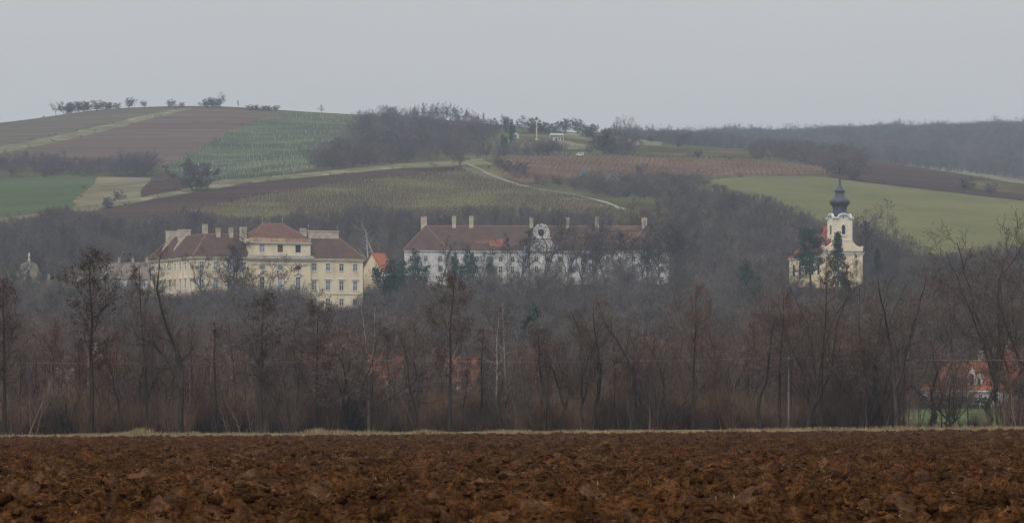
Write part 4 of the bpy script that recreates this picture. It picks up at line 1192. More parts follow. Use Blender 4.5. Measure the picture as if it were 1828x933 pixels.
for px in np.arange(-30, 1870, 22.0):
    p_ = px+r.uniform(-10, 10)
    if 1625 < p_ < 1775 and r.rand() < .5: continue
    Y = r.uniform(388, 418); top = tops_front(p_)+r.uniform(-25, 75)
    pool = [SL, SR, SR, CR, FK, SL, BU][r.randint(7)]
    o_ = at('bare_tree', pool, p_, top, Y, 'slight bare tree in the crowded row behind the field verge', group='slight bare trees in the front row', sxy=r.uniform(.85, 1.4), tilt=(r.normal(0, .05), r.normal(0, .07)))
    fr.append((p_, o_))
for px in np.arange(-40, 1880, 30.0):
    p_ = px+r.uniform(-10, 10); Y = r.uniform(424, 520)
    if 1630 < p_ < 1790 and Y < 560: continue
    if 640 < p_ < 715 or 775 < p_ < 865: continue
    top = np.interp(p_, [0, 250, 450, 650, 900, 1200, 1450, 1640, 1850], [560, 575, 585, 580, 590, 570, 560, 540, 500])+r.uniform(-15, 50)
    pool = [BU, AB, OK, FK, BU, SR, CR][r.randint(7)]
    o_ = at('bare_tree', pool, p_, top, Y, 'greyish bare tree in the second rank behind the front row', group='bare trees in the second rank', sxy=r.uniform(.9, 1.3))
    sr.append((p_, o_))
place_labels(fr, 'slight front row tree')
place_labels(sr, 'greyish second rank tree')
# ruddy trees over the gabled house
for px, top, Y, lab in ((1660, 520, 470, 'reddish bare tree left of the gabled house'), (1700, 500, 640, 'tall greyish bare tree behind the gabled house ridge'), (1795, 545, 545, 'ruddy bare tree in front of the dull red roof'), (1735, 500, 655, 'round bare tree behind the right end of the gabled house')):
    at('bare_tree', BU, px, top, Y, lab, sxy=1.1)

# evergreens ---------------------------------------------------------------------
def spruce(seed, H, width):
    r = np.random.RandomState(seed)
    P = np.zeros((1, 8, 3)); P[0, :, 2] = np.linspace(0, H, 8); R = np.linspace(.018*H, .01, 8)[None]
    br = grow(r, P, R, 70, .1, .98, 88, lambda t, p: width*np.clip(1.05-t, .06, 1)*(.75+.5*r.rand(len(t))), 5, .06, -.06, .25, .02)
    C = br[0][:, 1:].reshape(-1, 3); V, Fc = tufts(r, C, .75, 14, .34)
    V2, F2 = tufts(r, np.repeat(br[0][:, -1], 2, 0), .6, 8, .34)
    tr = bind([tubes(P, R, 6)+(0,), tubes(*br, 3)+(0,)])
    return H, [('trunk', mk_mesh('trunk', *tr, [M_bark])), ('crown', mk_mesh('crown', np.concatenate([V, V2]), [(Fc, 0), (F2+len(V), 0)], [M_pine]))]
def pine(seed, H, width):
    r = np.random.RandomState(seed)
    P = np.zeros((1, 8, 3)); P[0, :, 2] = np.linspace(0, H*.95, 8); P[0, :, 0] = np.linspace(0, .03*H, 8)**1.2; R = np.linspace(.022*H, .05, 8)[None]
    br = grow(r, P, R, 34, .35, 1, 80, lambda t, p: width*(1.15-.6*t)*(.6+.7*r.rand(len(t))), 6, .10, .03, .3, .03)
    C = br[0][:, 2:].reshape(-1, 3)
    C = np.repeat(C, 4, 0); C = C+np.column_stack([r.normal(0, .8, (len(C), 2)), r.normal(.15, .18, len(C))])
    V, Fc = tufts(r, C, .8, 16, .32); V[:, 2] = V[:, 2]
    tr = bind([tubes(P, R, 6)+(0,), tubes(*br, 4)+(0,)])
    return H, [('trunk', mk_mesh('trunk', *tr, [M_bark])), ('crown', mk_mesh('crown', V, [(Fc, 0)], [M_pine]))]
def ivy_tree(seed, H, width):
    r = np.random.RandomState(seed)
    P = np.zeros((3, 8, 3)); 
    for k in range(3):
        P[k, :, 2] = np.linspace(0, H*(1-.13*k), 8); P[k, :, :2] = np.linspace(0, 1, 8)[:, None]*r.normal(0, width*.35, 2)+np.cumsum(r.normal(0, .12, (8, 2)), 0)
    R = np.repeat(np.linspace(.02*H, .03, 8)[None], 3, 0)
    br = grow(r, P, R, 26, .12, 1, 65, lambda t, p: width*(.35+.5*r.rand(len(t)))*np.clip(1.3-t, .3, 1), 4, .12, .05, .3, .02)
    C = br[0][:, 1:].reshape(-1, 3); V, Fc = tufts(r, C, .9, 16, .30)
    tr = bind([tubes(P, R, 5)+(0,), tubes(*br, 3)+(0,)])
    return H, [('trunk', mk_mesh('trunk', *tr, [M_bark])), ('crown', mk_mesh('crown', V, [(Fc, 0)], [M_ivy]))]
SPR = [spruce(1, 15, 3.9), spruce(2, 14, 3.6)]; PIN = [pine(3, 16, 5.0)]; IVY = [ivy_tree(4, 14, 3.6), ivy_tree(5, 12, 3.0)]
for n, pr, px, top, Y, lab, sx_ in (
 ('pine_tree', PIN, 1447, 408, 1165, 'dark layered pine left of the church tower', .9),
 ('spruce_tree', SPR, 1496, 414, 1172, 'dark pointed spruce in front of the church tower', 1.0),
 ('spruce_tree', SPR, 1566, 442, 1150, 'narrow dark spruce right of the church', .8),
 ('spruce_tree', SPR, 1510, 498, 1050, 'dark green conifer below the church door', 1.4),
 ('evergreen_tree', IVY, 1332, 470, 1050, 'dark blue green conifer in the wood left of the church', 1.2),
 ('evergreen_tree', IVY, 740, 447, 1170, 'tall ivy clad tree at the left end of the convent', 1.05),
 ('evergreen_tree', IVY, 712, 468, 1150, 'broad dark evergreen between ochre house and convent', 1.5),
 ('evergreen_tree', IVY, 692, 466, 1130, 'low dark evergreen in front of the ochre gabled house', 1.4),
 ('evergreen_tree', IVY, 812, 452, 1190, 'ivy clad tree before the left convent windows', .95),
 ('evergreen_tree', IVY, 836, 440, 1210, 'slim dark evergreen right of the left convent pavilion', .8),
 ('evergreen_tree', IVY, 876, 462, 1200, 'small dark evergreen before the convent wall', .9),
 ('evergreen_tree', IVY, 950, 552, 640, 'dark ivy clad tree in the middle of the valley wood', 1.0),
 ('evergreen_tree', IVY, 985, 578, 650, 'small dark evergreen right of the ivy clad valley tree', 1.0)):
    at(n, pr, px, top, Y, lab, sxy=sx_)

# bare park trees that stand out before the buildings --------------------------------
M_park = bark('park_bark', (.034, .027, .025), (.065, .052, .047), .3)
FT = [tree_meshes(300, 16, 'oak', M_park, M_park, 1.0, thick=2.6), tree_meshes(301, 16, 'fork', M_park, M_park, 1.1, thick=2.6), tree_meshes(302, 12, 'bushy', M_wood, M_wood, .95, thick=2.4), tree_meshes(303, 16, 'alder', M_park, M_park, 1.0, thick=2.6)]
RT = [tree_meshes(310, 10, 'bushy', M_orangeb, M_orangeb, .95, thick=2)]
def park(px, top, Y, lab, i=0, sx_=1.1, protos=FT): at('park_tree', protos, px, top, Y, lab, i=i, sxy=sx_)
park(978, 392, 1255, 'large spreading bare tree before the convent gable', 0, 1.1); park(1062, 402, 1270, 'large bare tree right of the convent gable', 0, 1.05)
park(1130, 425, 1280, 'bare tree before the right half of the convent', 3); park(1170, 420, 1285, 'bare tree before the right convent pavilion', 1); park(1195, 430, 1290, 'bare tree at the right end of the convent', 3)
park(905, 425, 1285, 'thin bare tree before the convent left of the gable', 3, .8); park(785, 430, 1290, 'thin bare tree before the left convent pavilion', 1, .8); park(1100, 440, 1250, 'small bare tree before the convent right of the gable', 2, 1)
park(395, 428, 1150, 'tall bare tree covering the left palace front', 1, 1.2); park(418, 440, 1160, 'bare tree left of the palace pavilion', 3, 1.1); park(368, 450, 1165, 'bare tree at the front left corner of the palace', 1, 1)
park(290, 470, 1150, 'bare tree before the palace flank', 1, 1); park(455, 468, 1150, 'reddish brown round tree before the palace pavilion', 0, 1.5, RT)
park(500, 508, 1130, 'low round bare tree under the pavilion windows', 2, 1.5); park(545, 505, 1135, 'low bare tree between pavilion and right palace wing', 2, 1.2)
park(598, 543, 1130, 'bushy bare tree hiding the right palace basement', 2, 1.4); park(628, 546, 1135, 'small bushy tree at the right palace corner', 2, 1.2)
park(1392, 462, 1150, 'pale branched bare tree before the church nave', 0, 1.0); park(1422, 470, 1160, 'bare tree with low limbs before the church nave', 0, 1.1); park(1528, 455, 1170, 'thin bare tree at the right corner of the church', 3, .6)
park(1560, 375, 1245, 'large rounded bare tree behind the church on the right', 2, 1.2); park(1545, 395, 1230, 'tall bare tree right behind the church', 3, .9); park(1590, 410, 1250, 'bare tree at the meadow edge right of the church', 2, 1)
park(350, 372, 1480, 'bare tree in the wood above the left palace roof', 0, 1.0); park(30, 468, 1160, 'bare tree before the curved garden gable', 1, 1)
park(1145, 362, 1420, 'ruddy rounded tree at the foot of the chalk track', 0, 1.0, RT)
for k, (px, tp) in enumerate(((862, 440), (925, 420), (945, 412), (1012, 408), (1036, 415), (1083, 412), (1108, 418), (1148, 410), (1160, 422), (1182, 418), (1208, 412), (1225, 405))):
    park(px, tp, 1240+(k*37) % 55, ['slim', 'leaning', 'ragged', 'dense', 'dark', 'thin', 'upright', 'wispy', 'broad', 'bent', 'grey', 'tall'][k]+' bare tree before the convent, '+ORD[k]+' of the line from the left', (0, 1, 3, 0)[k % 4], 1.1)
for k, (px, tp) in enumerate(((15, 478), (48, 470), (72, 475), (105, 480), (128, 476), (180, 482), (208, 484), (240, 478))):
    park(px, tp, 1175+(k*13) % 30, ORD[k]+' bare tree of the screen left of the palace', k % 4, 1.1)
# bleached dead trees
DT = [tree_meshes(330, 9, 'fork', M_dead, M_dead, .3), tree_meshes(331, 6, 'oak', M_dead, M_dead, .3)]
at('dead_tree', DT, 669, 392, 1260, 'bleached dead tree in the wood between palace and convent', i=0, sxy=1.2)
x, y = hit(1107, 332); plant('dead_tree', DT[1], x, y, 9.0, 'white fallen dead tree on the scrubby slope right of the track', sxy=1.6, tilt=(0, .5))

# hill bushes and skyline trees, each its own thing -------------------------------------
FB = [tree_meshes(340+i, 8, 'bushy', M_shrub, M_shrub, .85, thick=3.5) for i in range(3)]
BB = tree_meshes(345, 10, 'bushy', M_shrub, M_shrub, 1.2, thick=3.2)
FS = [tree_meshes(350, 9, 'oak', M_shrub, M_shrub, .7, thick=3), tree_meshes(351, 10, 'slim', M_shrub, M_shrub, .8, thick=3)]
def hill(px, foot, top, lab, protos=FB, sx_=1.4, name='hill_bush', group=None, cat='bush', yr=(1500., 2800.)):
    x, y = hit(px, foot, *yr); h = max(1.0, PZ(top, y)-gz(x, y)+.2)*(1.19 if cat == 'bush' else 1)
    return px, plant(name, protos[rng_.randint(len(protos))], x, y, h, lab, cat, group, sxy=sx_*1.0, sink=(.16*h if cat == 'bush' else .3))
hill(352, 341, 289, 'large round dark bush below the staked vineyard', [BB], sx_=1.35, yr=(1500., 1800.))
hill(820, 297, 266, 'round brown tree at the top of the chalk track', [RT[0]], 1.3, yr=(1500., 2000.), name='hill_tree', cat='tree')
hill(395, 192, 167, 'lone tallest tree on the left skyline', [FS[0]], 1.0, 'hill_tree', cat='tree')
hill(425, 193, 179, 'small thin tree right of the tallest skyline tree', [FS[1]], 1.3, 'hill_tree', cat='tree')
hill(573, 203, 188, 'tiny lone tree on the middle of the left skyline', [FS[0]], 1.0, 'hill_tree', cat='tree')
hill(232, 192, 177, 'dark skyline bush right of the long hedge'); hill(258, 191, 182, 'tiny bush right of the dark skyline bush'); hill(303, 192, 180, 'small skyline bush between hedge and tallest tree'); hill(322, 192, 183, 'pale low bush beside the small skyline bush')
hill(100, 206, 184, 'leftmost bare tree of the skyline hedge', [FS[0]], 1.1, 'hill_tree', cat='tree'); hill(78, 210, 207, 'tiny dot of a bush left of the skyline hedge')
_l = []
for px in (115, 128, 140, 152, 163, 174, 185, 196, 207): _l.append(hill(px, 202-(px-110)*.07, 181+abs(px-160)*.06, 'dark bush in the long skyline hedge at upper left', group='skyline hedge bushes'))
order_labels(_l, 'dark bush from the left in the long skyline hedge')
_l = []
for px in (370, 378, 386): _l.append(hill(px, 192, 177, 'bush under the tallest skyline tree', group='bushes by the lone tree'))
order_labels(_l, 'bush from the left under the tallest skyline tree')
_l = []
for px in (450, 460, 470, 480, 492): _l.append(hill(px, 198, 189, 'low dark scrub bush on the skyline right of the lone tree', group='low skyline scrub', sx_=1.8))
order_labels(_l, 'low scrub bush right of the tallest skyline tree')
_l = []
for i, px in enumerate(np.linspace(728, 862, 20)): _l.append(hill(px+rng_.uniform(-3, 3), np.interp(px, [720, 860], [211, 226]), np.interp(px, [728, 760, 790, 862], [198, 184, 188, 203])+rng_.uniform(-3, 4), 'thin bare tree in the row above the hill wood', FS, 1.0, 'hill_tree', 'tree row above the hill wood', 'tree'))
order_labels(_l, 'tree from the left in the row above the hill wood')
for px, ft, tp, lab in ((885, 238, 214, 'bare bush on the skyline left of the column'), (900, 236, 212, 'second bare bush left of the hilltop column'), (938, 236, 209, 'tall bush between shed and column'), (1010, 236, 212, 'bare bush above the white hut'), (1030, 238, 216, 'bush right of the white hut')):
    hill(px, ft, tp, lab)
at('evergreen_tree', IVY, 912, 213, 2250, 'dark green conifer left of the hilltop column', sxy=1.0); at('evergreen_tree', IVY, 898, 240, 2180, 'low dark evergreen left of the hilltop shed', sxy=1.6)
_l = []
for px, tp in ((975, 222), (990, 220), (1045, 222), (1060, 226), (1075, 228), (1090, 230), (950, 222), (960, 219), (1115, 236), (1135, 240), (1160, 243)): _l.append(hill(px, 246-(px < 1000)*8+(px > 1100)*8, tp, 'dark scrub bush along the hilltop skyline', group='hilltop scrub bushes', sx_=1.6))
order_labels(_l, 'scrub bush from the left along the hilltop skyline')
for px, ft, tp, lab in ((1212, 262, 236, 'dark bush on the olive strip below the forest'), (1080, 276, 238, 'tall scrub tree right of the white van'), (1110, 277, 240, 'second scrub tree right of the white van'), (1520, 322, 292, 'bare bushy tree where red vineyard meets dark field'), (1500, 315, 285, 'bare tree above the church spire tip'), (1245, 283, 270, 'low bush on the olive strip right of the scrub'), (1145, 312, 294, 'faint bush inside the red vineyard'),
   (1730, 338, 318, 'bush on the olive patch in the dark field'), (1765, 345, 326, 'larger bush on the olive patch in the dark field'), (905, 306, 286, 'brown bush right of the track top'), (925, 312, 290, 'second brown bush right of the track top'), (215, 356, 342, 'small bush at the tan field edge'), (190, 372, 352, 'bare bush on the straw strip at left')):
    hill(px, ft, tp, lab, yr=(1400., 2700.))

# woods nobody could count: instanced stuff ------------------------------------------------
def kit(name, meshes):
    c = bpy.data.collections.new(name)
    for i, me in enumerate(meshes):
        c.objects.link(bpy.data.objects.new(f'{name}_{i}', me))
    return c
def scatter(name, pts, scl, col, nvar, label, seed):
    pts = np.asarray(pts, np.float32)
    me = bpy.data.meshes.new(name); me.vertices.add(len(pts)); me.vertices.foreach_set('co', pts.ravel())
    r = np.random.RandomState(seed)
    a = me.attributes.new('scl', 'FLOAT_VECTOR', 'POINT'); a.data.foreach_set('vector', np.asarray(scl, np.float32).ravel())
    a = me.attributes.new('rot', 'FLOAT_VECTOR', 'POINT'); a.data.foreach_set('vector', np.column_stack([r.normal(0, .06, len(pts)), r.normal(0, .06, len(pts)), r.uniform(0, 6.28, len(pts))]).astype(np.float32).ravel())
    a = me.attributes.new('var', 'INT', 'POINT'); a.data.foreach_set('value', r.randint(0, nvar, len(pts)).astype(np.int32))
    o = link(name, me)
    g = bpy.data.node_groups.new(name+'_nodes', 'GeometryNodeTree')
    g.interface.new_socket('Geometry', in_out='INPUT', socket_type='NodeSocketGeometry'); g.interface.new_socket('Geometry', in_out='OUTPUT', socket_type='NodeSocketGeometry')
    N = g.nodes.new; C = g.links.new
    gi = N('NodeGroupInput'); go = N('NodeGroupOutput'); ip = N('GeometryNodeInstanceOnPoints'); ci = N('GeometryNodeCollectionInfo')
    ci.inputs['Collection'].default_value = col; ci.inputs['Separate Children'].default_value = True; ci.inputs['Reset Children'].default_value = True
    def attr(n, t):
        q = N('GeometryNodeInputNamedAttribute'); q.data_type = t; q.inputs['Name'].default_value = n; return q.outputs['Attribute']
    C(gi.outputs[0], ip.inputs['Points']); C(ci.outputs[0], ip.inputs['Instance']); ip.inputs['Pick Instance'].default_value = True
    C(attr('var', 'INT'), ip.inputs['Instance Index']); C(attr('rot', 'FLOAT_VECTOR'), ip.inputs['Rotation']); C(attr('scl', 'FLOAT_VECTOR'), ip.inputs['Scale'])
    C(ip.outputs[0], go.inputs[0])
    md = o.modifiers.new('scatter', 'NODES'); md.node_group = g
    tag(o, label, kind='stuff')
    return o
# unit-height variants (10 m trees; scale = h/10)
KW = kit('wood', [one_mesh(400+i, 10, ['oak', 'alder', 'bushy', 'oak', 'bushy', 'slim'][i], M_wood, .8, 1.6) for i in range(6)])
KS = kit('shrub', [one_mesh(420+i, 10, ['bushy', 'bushy', 'oak'][i], M_shrub, .8, 1.7) for i in range(3)])
KF = kit('farwood', [one_mesh(440+i, 10, ['bushy', 'oak', 'bushy'][i], M_wood, .6, 2.6) for i in range(3)])
def shoots(seed):
    r = np.random.RandomState(seed); n = 26
    P = np.zeros((n, 6, 3)); D = np.column_stack([r.normal(0, .28, (n, 2)), np.ones(n)]); P[:, 0, :2] = r.normal(0, .55, (n, 2))
    L = r.uniform(.55, 1.05, n)*10/5
    for s in range(1, 6):
        D = D+np.column_stack([r.normal(0, .13, (n, 2)), np.zeros(n)]); P[:, s] = P[:, s-1]+unit(D)*L[:, None]
    R = np.repeat(np.linspace(.075, .016, 6)[None], n, 0)*r.uniform(.5, 1.8, (n, 1))
    br = grow(r, P, R, 12, .12, 1, 38, lambda t, p: p*.26, 4, .15, .08, .5, .014)
    tw = grow(r, *br, 5, .15, 1, 40, lambda t, p: p*.5, 2, .1, .05, .6, .012)
    return mk_mesh('shoots', *bind([tubes(P, R, 3)+(0,), tubes(*br, 2)+(0,), tubes(*tw, 2)+(0,)]), [M_shoot])
KU = kit('undergrowth', [shoots(460+i) for i in range(4)])

r = np.random.RandomState(9)
# undergrowth along the field edge
n = 1500
px = r.uniform(-60, 1890, n); Y = 391+r.rand(n)**1.4*70
keep = ~((px > 1600) & (px < 1790) & (r.rand(n) < .86)); px, Y = px[keep], Y[keep]
x = PX(px, Y); h = r.uniform(1.6, 4.6, len(x))*(.75+.6*vnoise(px/60, px*0, 3)); h = np.where((px > 1600) & (px < 1790), h*.45, h)
scatter('undergrowth', np.column_stack([x, Y, ground(x, Y)-.1]), np.column_stack([h/10*1.2, h/10*1.2, h/10]), KU, 4, 'brown thicket of shoots along the foot of the trees', 1)

# thin saplings standing up out of the thicket
def sapling(seed, mt):
    r = np.random.RandomState(seed); n = 5
    P = np.zeros((n, 8, 3)); D = np.column_stack([r.normal(0, .13, (n, 2)), np.ones(n)]); P[:, 0, :2] = r.normal(0, .9, (n, 2))
    L = r.uniform(.6, 1.02, n)*10/7
    for s in range(1, 8):
        D = D+np.column_stack([r.normal(0, .08, (n, 2)), np.zeros(n)]); P[:, s] = P[:, s-1]+unit(D)*L[:, None]
    R = np.repeat(np.linspace(.075, .012, 8)[None], n, 0)*r.uniform(.6, 1.3, (n, 1))
    br = grow(r, P, R, 18, .25, 1, 42, lambda t, p: p*.2*(1.2-.6*t), 4, .16, .06, .4, .013)
    tw = grow(r, *br, 6, .15, 1, 40, lambda t, p: p*.5, 2, .1, .05, .6, .009)
    return mk_mesh('sapling', *bind([tubes(P, R, 4)+(0,), tubes(*br, 3)+(0,), tubes(*tw, 2)+(0,)]), [mt])
M_sap = bark('sapling_bark', (.028, .021, .017), (.075, .053, .042), .5)
M_sapl = bark('pale_sapling_bark', (.12, .09, .07), (.20, .155, .12), .4)
M_sapr = bark('ruddy_sapling_bark', (.085, .045, .034), (.13, .07, .052), .4)
KP = kit('sapling', [sapling(480+i, (M_sap, M_sap, M_sapl, M_sapr, M_sap, M_sapr)[i]) for i in range(6)])
n = 420
px = r.uniform(-60, 1890, n); Y = 389+r.rand(n)*45
keep = ~((px > 1610) & (px < 1785) & (r.rand(n) < .8)); px, Y = px[keep], Y[keep]
x = PX(px, Y); h = r.uniform(4.5, 9.5, len(x)); h = np.where(((px > 640) & (px < 712)) | ((px > 780) & (px < 862)), h*.62, h)
scatter('sapling_thicket', np.column_stack([x, Y, ground(x, Y)-.1]), np.column_stack([h/10, h/10, h/10]), KP, 6, 'crowded thin saplings rising from the brown thicket', 2)
# ragged scrub along the parcel borders on the hill
bp = np.concatenate([WP[k] for k in 'abcdefghjklmnopq']); bp = bp[(bp[:, 1] > 1500)]
bp = bp[r.choice(len(bp), 420)]+r.normal(0, 2.0, (420, 2)); h = .5+1.8*r.rand(420)**3
scatter('border_scrub', np.column_stack([bp, ground(bp[:, 0], bp[:, 1])-.1]), np.column_stack([h/10*1.8, h/10*1.8, h/10]), KS, 3, 'low ragged scrub along the field borders on the hill', 3)

def wood(name, n, xr, Yr, hr, top, label, kit_, nv, seed, poly=None, minh=3.0, wide=1.1, clear=None):
    r = np.random.RandomState(seed)
    px = r.uniform(*xr, n); Y = np.sqrt(r.uniform(Yr[0]**2, Yr[1]**2, n)); x = PX(px, Y); g = ground(x, Y)
    h = r.uniform(*hr, n) if hr[1]-hr[0] < 8.5 else hr[0]+(hr[1]-hr[0])*(.45*r.rand(n)+.2*vnoise(px/18, Y*0, 5)+.35*(r.rand(n) < .05))
    if top is not None:
        lim = PZ(np.interp(px, *zip(*top))+r.uniform(-6, 10, n), Y)-g
        h = np.minimum(h, lim)
    k = h > minh
    if clear is not None: k &= ~clear(px, Y)
    if poly is not None:
        ry = HZ-g/(K*Y); k &= inside(px, ry, poly)
    px, Y, x, g, h = px[k], Y[k], x[k], g[k], h[k]
    w = np.maximum(h, 5)/10*wide*r.uniform(.85, 1.25, len(h))
    scatter(name, np.column_stack([x, Y, g-.2]), np.column_stack([w, w, h/10]), kit_, nv, label, seed)
# valley wood up to the buildings: tops bounded by what the buildings show
TOPV = [(-60, 495), (60, 500), (160, 505), (255, 500), (262, 522), (340, 522), (400, 512), (440, 508), (480, 512), (540, 518), (560, 545), (648, 552), (660, 500), (720, 490), (770, 505), (800, 498), (850, 490), (920, 480), (1000, 478), (1100, 472), (1190, 470), (1230, 450), (1375, 462), (1395, 502), (1470, 510), (1545, 508), (1565, 475), (1640, 460), (1750, 440), (1900, 420)]
wood('valley_wood', 2600, (-80, 1900), (620, 1165), (8, 15), TOPV, 'hazy grey brown bare wood filling the valley below the buildings', KW, 6, 21)
wood('village_trees', 200, (-80, 1900), (525, 640), (6, 12), [(-60, 590), (500, 600), (900, 610), (1300, 590), (1900, 560)], 'bare garden trees between the village roofs', KW, 6, 22,
     clear=lambda p, Y: (p > 1640) & (Y < 600))
def clr(p, Y):
    return ((p > 240) & (p < 670) & (Y < 1275)) | ((p > 715) & (p < 1210) & (Y < 1362)) | ((p > 1395) & (p < 1550) & (Y < 1250)) | ((p > 0) & (p < 260) & (Y < 1245)) | ((p > 665) & (p < 720) & (Y < 1245))
TOPB = [(-60, 400), (60, 388), (110, 368), (170, 385), (250, 392), (340, 378), (400, 388), (480, 392), (540, 372), (600, 384), (640, 362), (690, 372), (760, 380), (860, 368), (960, 372), (1060, 376), (1110, 384), (1150, 372), (1190, 348), (1260, 330), (1310, 338), (1370, 352), (1420, 372), (1470, 396), (1550, 400), (1600, 430), (1660, 455), (1760, 452), (1900, 430)]
wood('hillside_wood', 3600, (-80, 1900), (1190, 1640), (7, 13), TOPB, 'dark bare wood on the slope behind palace, convent and church', KW, 6, 23, clear=lambda p, Y: clr(p, Y) | ((p > 1560) & (Y > 1330)))
# left hedge, hill wood, hilltop scrub, scrub slope, far forest
wood('hedge', 420, (-60, 278), (1900, 2120), (7, 11), None, 'dark hedge of bare trees above the green crop field', KS, 3, 24, poly=[(-60, 312), (-60, 318), (60, 316), (180, 315), (272, 316), (276, 304), (200, 303), (0, 301), (-60, 301)], wide=1.2)
wood('hill_wood', 1000, (540, 910), (1800, 2700), (3.5, 10), None, 'dark bluish bare wood on the hillside left of the hilltop', KS, 3, 25, poly=[(552, 300), (600, 266), (632, 232), (648, 214), (720, 212), (830, 226), (888, 240), (870, 262), (850, 280), (790, 286), (680, 294), (600, 303)], wide=1.3)
wood('hilltop_scrub', 420, (760, 1140), (1850, 2450), (4, 8), None, 'purple brown scrub below the hilltop column', KS, 3, 26, poly=[(840, 286), (880, 262), (930, 268), (1055, 272), (1060, 258), (1120, 262), (1135, 278), (1060, 280), (950, 280)], wide=1.3)
wood('slope_scrub', 900, (870, 1280), (1650, 2000), (2, 6), None, 'brown scrub beside the chalk track', KS, 3, 27, poly=[(878, 290), (905, 300), (960, 326), (1020, 326), (1100, 318), (1200, 318), (1275, 325), (1230, 345), (1200, 352), (1150, 368), (1085, 352), (1020, 340), (960, 330), (900, 312)], minh=1.5, wide=1.2)
wood('upper_scrub', 300, (1300, 1560), (1900, 2450), (5, 9), None, 'bare scrub between red vineyard and dark field', KS, 3, 28, poly=[(1330, 284), (1350, 270), (1420, 268), (1540, 284), (1545, 312), (1480, 302), (1400, 290)], wide=1.2)
wood('far_forest', 7500, (1090, 1990), (2800, 4100), (6, 19), None, 'blue grey far forest along the right horizon', KF, 3, 29, wide=.9)

# vineyard rows: stakes and vines, too many to count
def vineyard(name, key, dirv, row, step, h, m, label, seed, skip=.15, dens=None):
    wp = WP[key]; r = np.random.RandomState(seed)
    d = np.array(dirv, float); d /= np.linalg.norm(d); nrm = np.array([-d[1], d[0]])
    c = wp.mean(0); u = (wp-c)@d; v = (wp-c)@nrm
    U, V = np.meshgrid(np.arange(u.min(), u.max(), step), np.arange(v.min(), v.max(), row))
    U = U+r.normal(0, step*.3, U.shape); V = V+r.normal(0, row*.12, V.shape)
    p = c+U.ravel()[:, None]*d+V.ravel()[:, None]*nrm
    k = inside(p[:, 0], p[:, 1], wp) & (r.rand(len(p)) > skip)
    if dens is not None: k &= r.rand(len(p)) < dens(p)
    p = p[k]; n = len(p); g = ground(p[:, 0], p[:, 1]); hh = h*r.uniform(.75, 1.1, n); w = .055*r.uniform(.7, 1.3, n)
    lean = r.normal(0, .06, (n, 2))
    B = np.column_stack([p, g-.1]); T = np.column_stack([p+lean*hh[:, None], g+hh])
    P = np.stack([B, T], 1); Vt, Fc = tubes(P, np.stack([w, w], 1), 4)
    tag(link(name, mk_mesh(name, Vt, [(Fc, 0)], [m])), label, kind='stuff')
M_stake = mat('pale_stakes', (.33, .31, .27), (.48, .46, .40), scale=.05)
M_stakeb = mat('weathered_stakes', (.22, .18, .14), (.32, .28, .22), scale=.05)
M_cane = mat('vine_canes', (.15, .075, .05), (.21, .11, .07), scale=.1)
vineyard('vineyard_stakes', 'd', (.35, 1), 3.4, 8.0, 2.0, M_stake, 'pale stakes of the grey green hill vineyard', 1, skip=.5, dens=lambda p: np.clip(fbm(p[:, 0]/70, p[:, 1]/70, 2)*2-.35, .1, 1))
vineyard('vineyard_stakes', 'k', (.1, 1), 2.8, 6.0, 1.8, M_stakeb, 'weathered stakes of the olive vineyard above the woods', 2)
vineyard('vine_canes', 'k', (.1, 1), 2.8, 1.6, 1.1, mat('olive_canes', (.10, .075, .04), (.15, .12, .06), scale=.1), 'bare vines between the olive vineyard stakes', 3)
vineyard('vineyard_stakes', 'l', (.05, 1), 2.8, 6.0, 1.9, M_stakeb, 'stakes of the reddish vineyard right of the track', 4)
vineyard('vine_canes', 'l', (.05, 1), 2.8, 1.1, 1.4, M_cane, 'reddish bare vines of the right vineyard', 5)
# clipped dark hedge in front of the gabled house
def hedge_row():
    r = np.random.RandomState(8); p = empty('clipped_hedge', (PX(1700, 556), 556, gz(PX(1700, 556), 556))); tag(p, 'dark evergreen hedge between lawn and gabled house', 'hedge')
    n = 900; C = np.column_stack([r.uniform(-6.5, 5.2, n), r.uniform(-.6, .6, n), r.uniform(0, 1.75, n)])
    V, Fc = tufts(r, C, .35, 9, .17); link('foliage', mk_mesh('foliage', V, [(Fc, 0)], [M_ivy]), p)
    for k in range(9): MB().lathe([(.06, -.2), (.05, .9), (.02, 1.4)], 5).build('stem', M_bark, p, (-6+k*1.35, 0, 0))
hedge_row()

# ------------------------------------------------------------------ ploughed field
rows = [38.0]
while rows[-1] < EDGE_Y - 2: rows.append(rows[-1] + max(.10, .0023*rows[-1]))
rows = np.array(rows)
NC = 420
sx = np.linspace(-1, 1, NC)
FY = np.repeat(rows[:, None], NC, 1)
FX = sx[None]*(0.158*FY + 3.0)
def soil(x, y):
    # furrow slices turned over by the plough, running slightly aslant
    a = .35; v = -x*math.sin(a)+y*math.cos(a)
    furr = np.sin((v+.5*fbm(x*.3, y*.3, 19))*2*math.pi/1.2)
    big = fbm(x/5., y/5., 13, 2)-.4
    qx = x+.45*fbm(x*1.6, y*1.6, 51, 3); qy = y+.45*fbm(x*1.6+50, y*1.6, 52, 3)
    rd = np.abs(2*fbm(qx*1.3, qy*1.7, 18, 4)/.94-1)
    lump = np.clip(fbm(qx*1.1+9, qy*1.5, 61, 3)-.40, 0, .3)
    hole = np.clip(fbm(x*.8+20, y*.6+3, 15, 3)-.52, 0, 1)
    z = .14*big + .085*furr + .46*rd + .8*lump - np.minimum(hole*1.4, .25) + .26*(fbm(x*4, y*3, 17, 5)-.5)
    return z-.22, lump, hole, rd
fz, id1, id2, e1 = soil(FX, FY)
FZ = field_plane(FX, FY) + fz + .12
n_r = len(rows)
ii = (np.arange(n_r-1)[:, None]*NC + np.arange(NC-1)[None]).ravel()
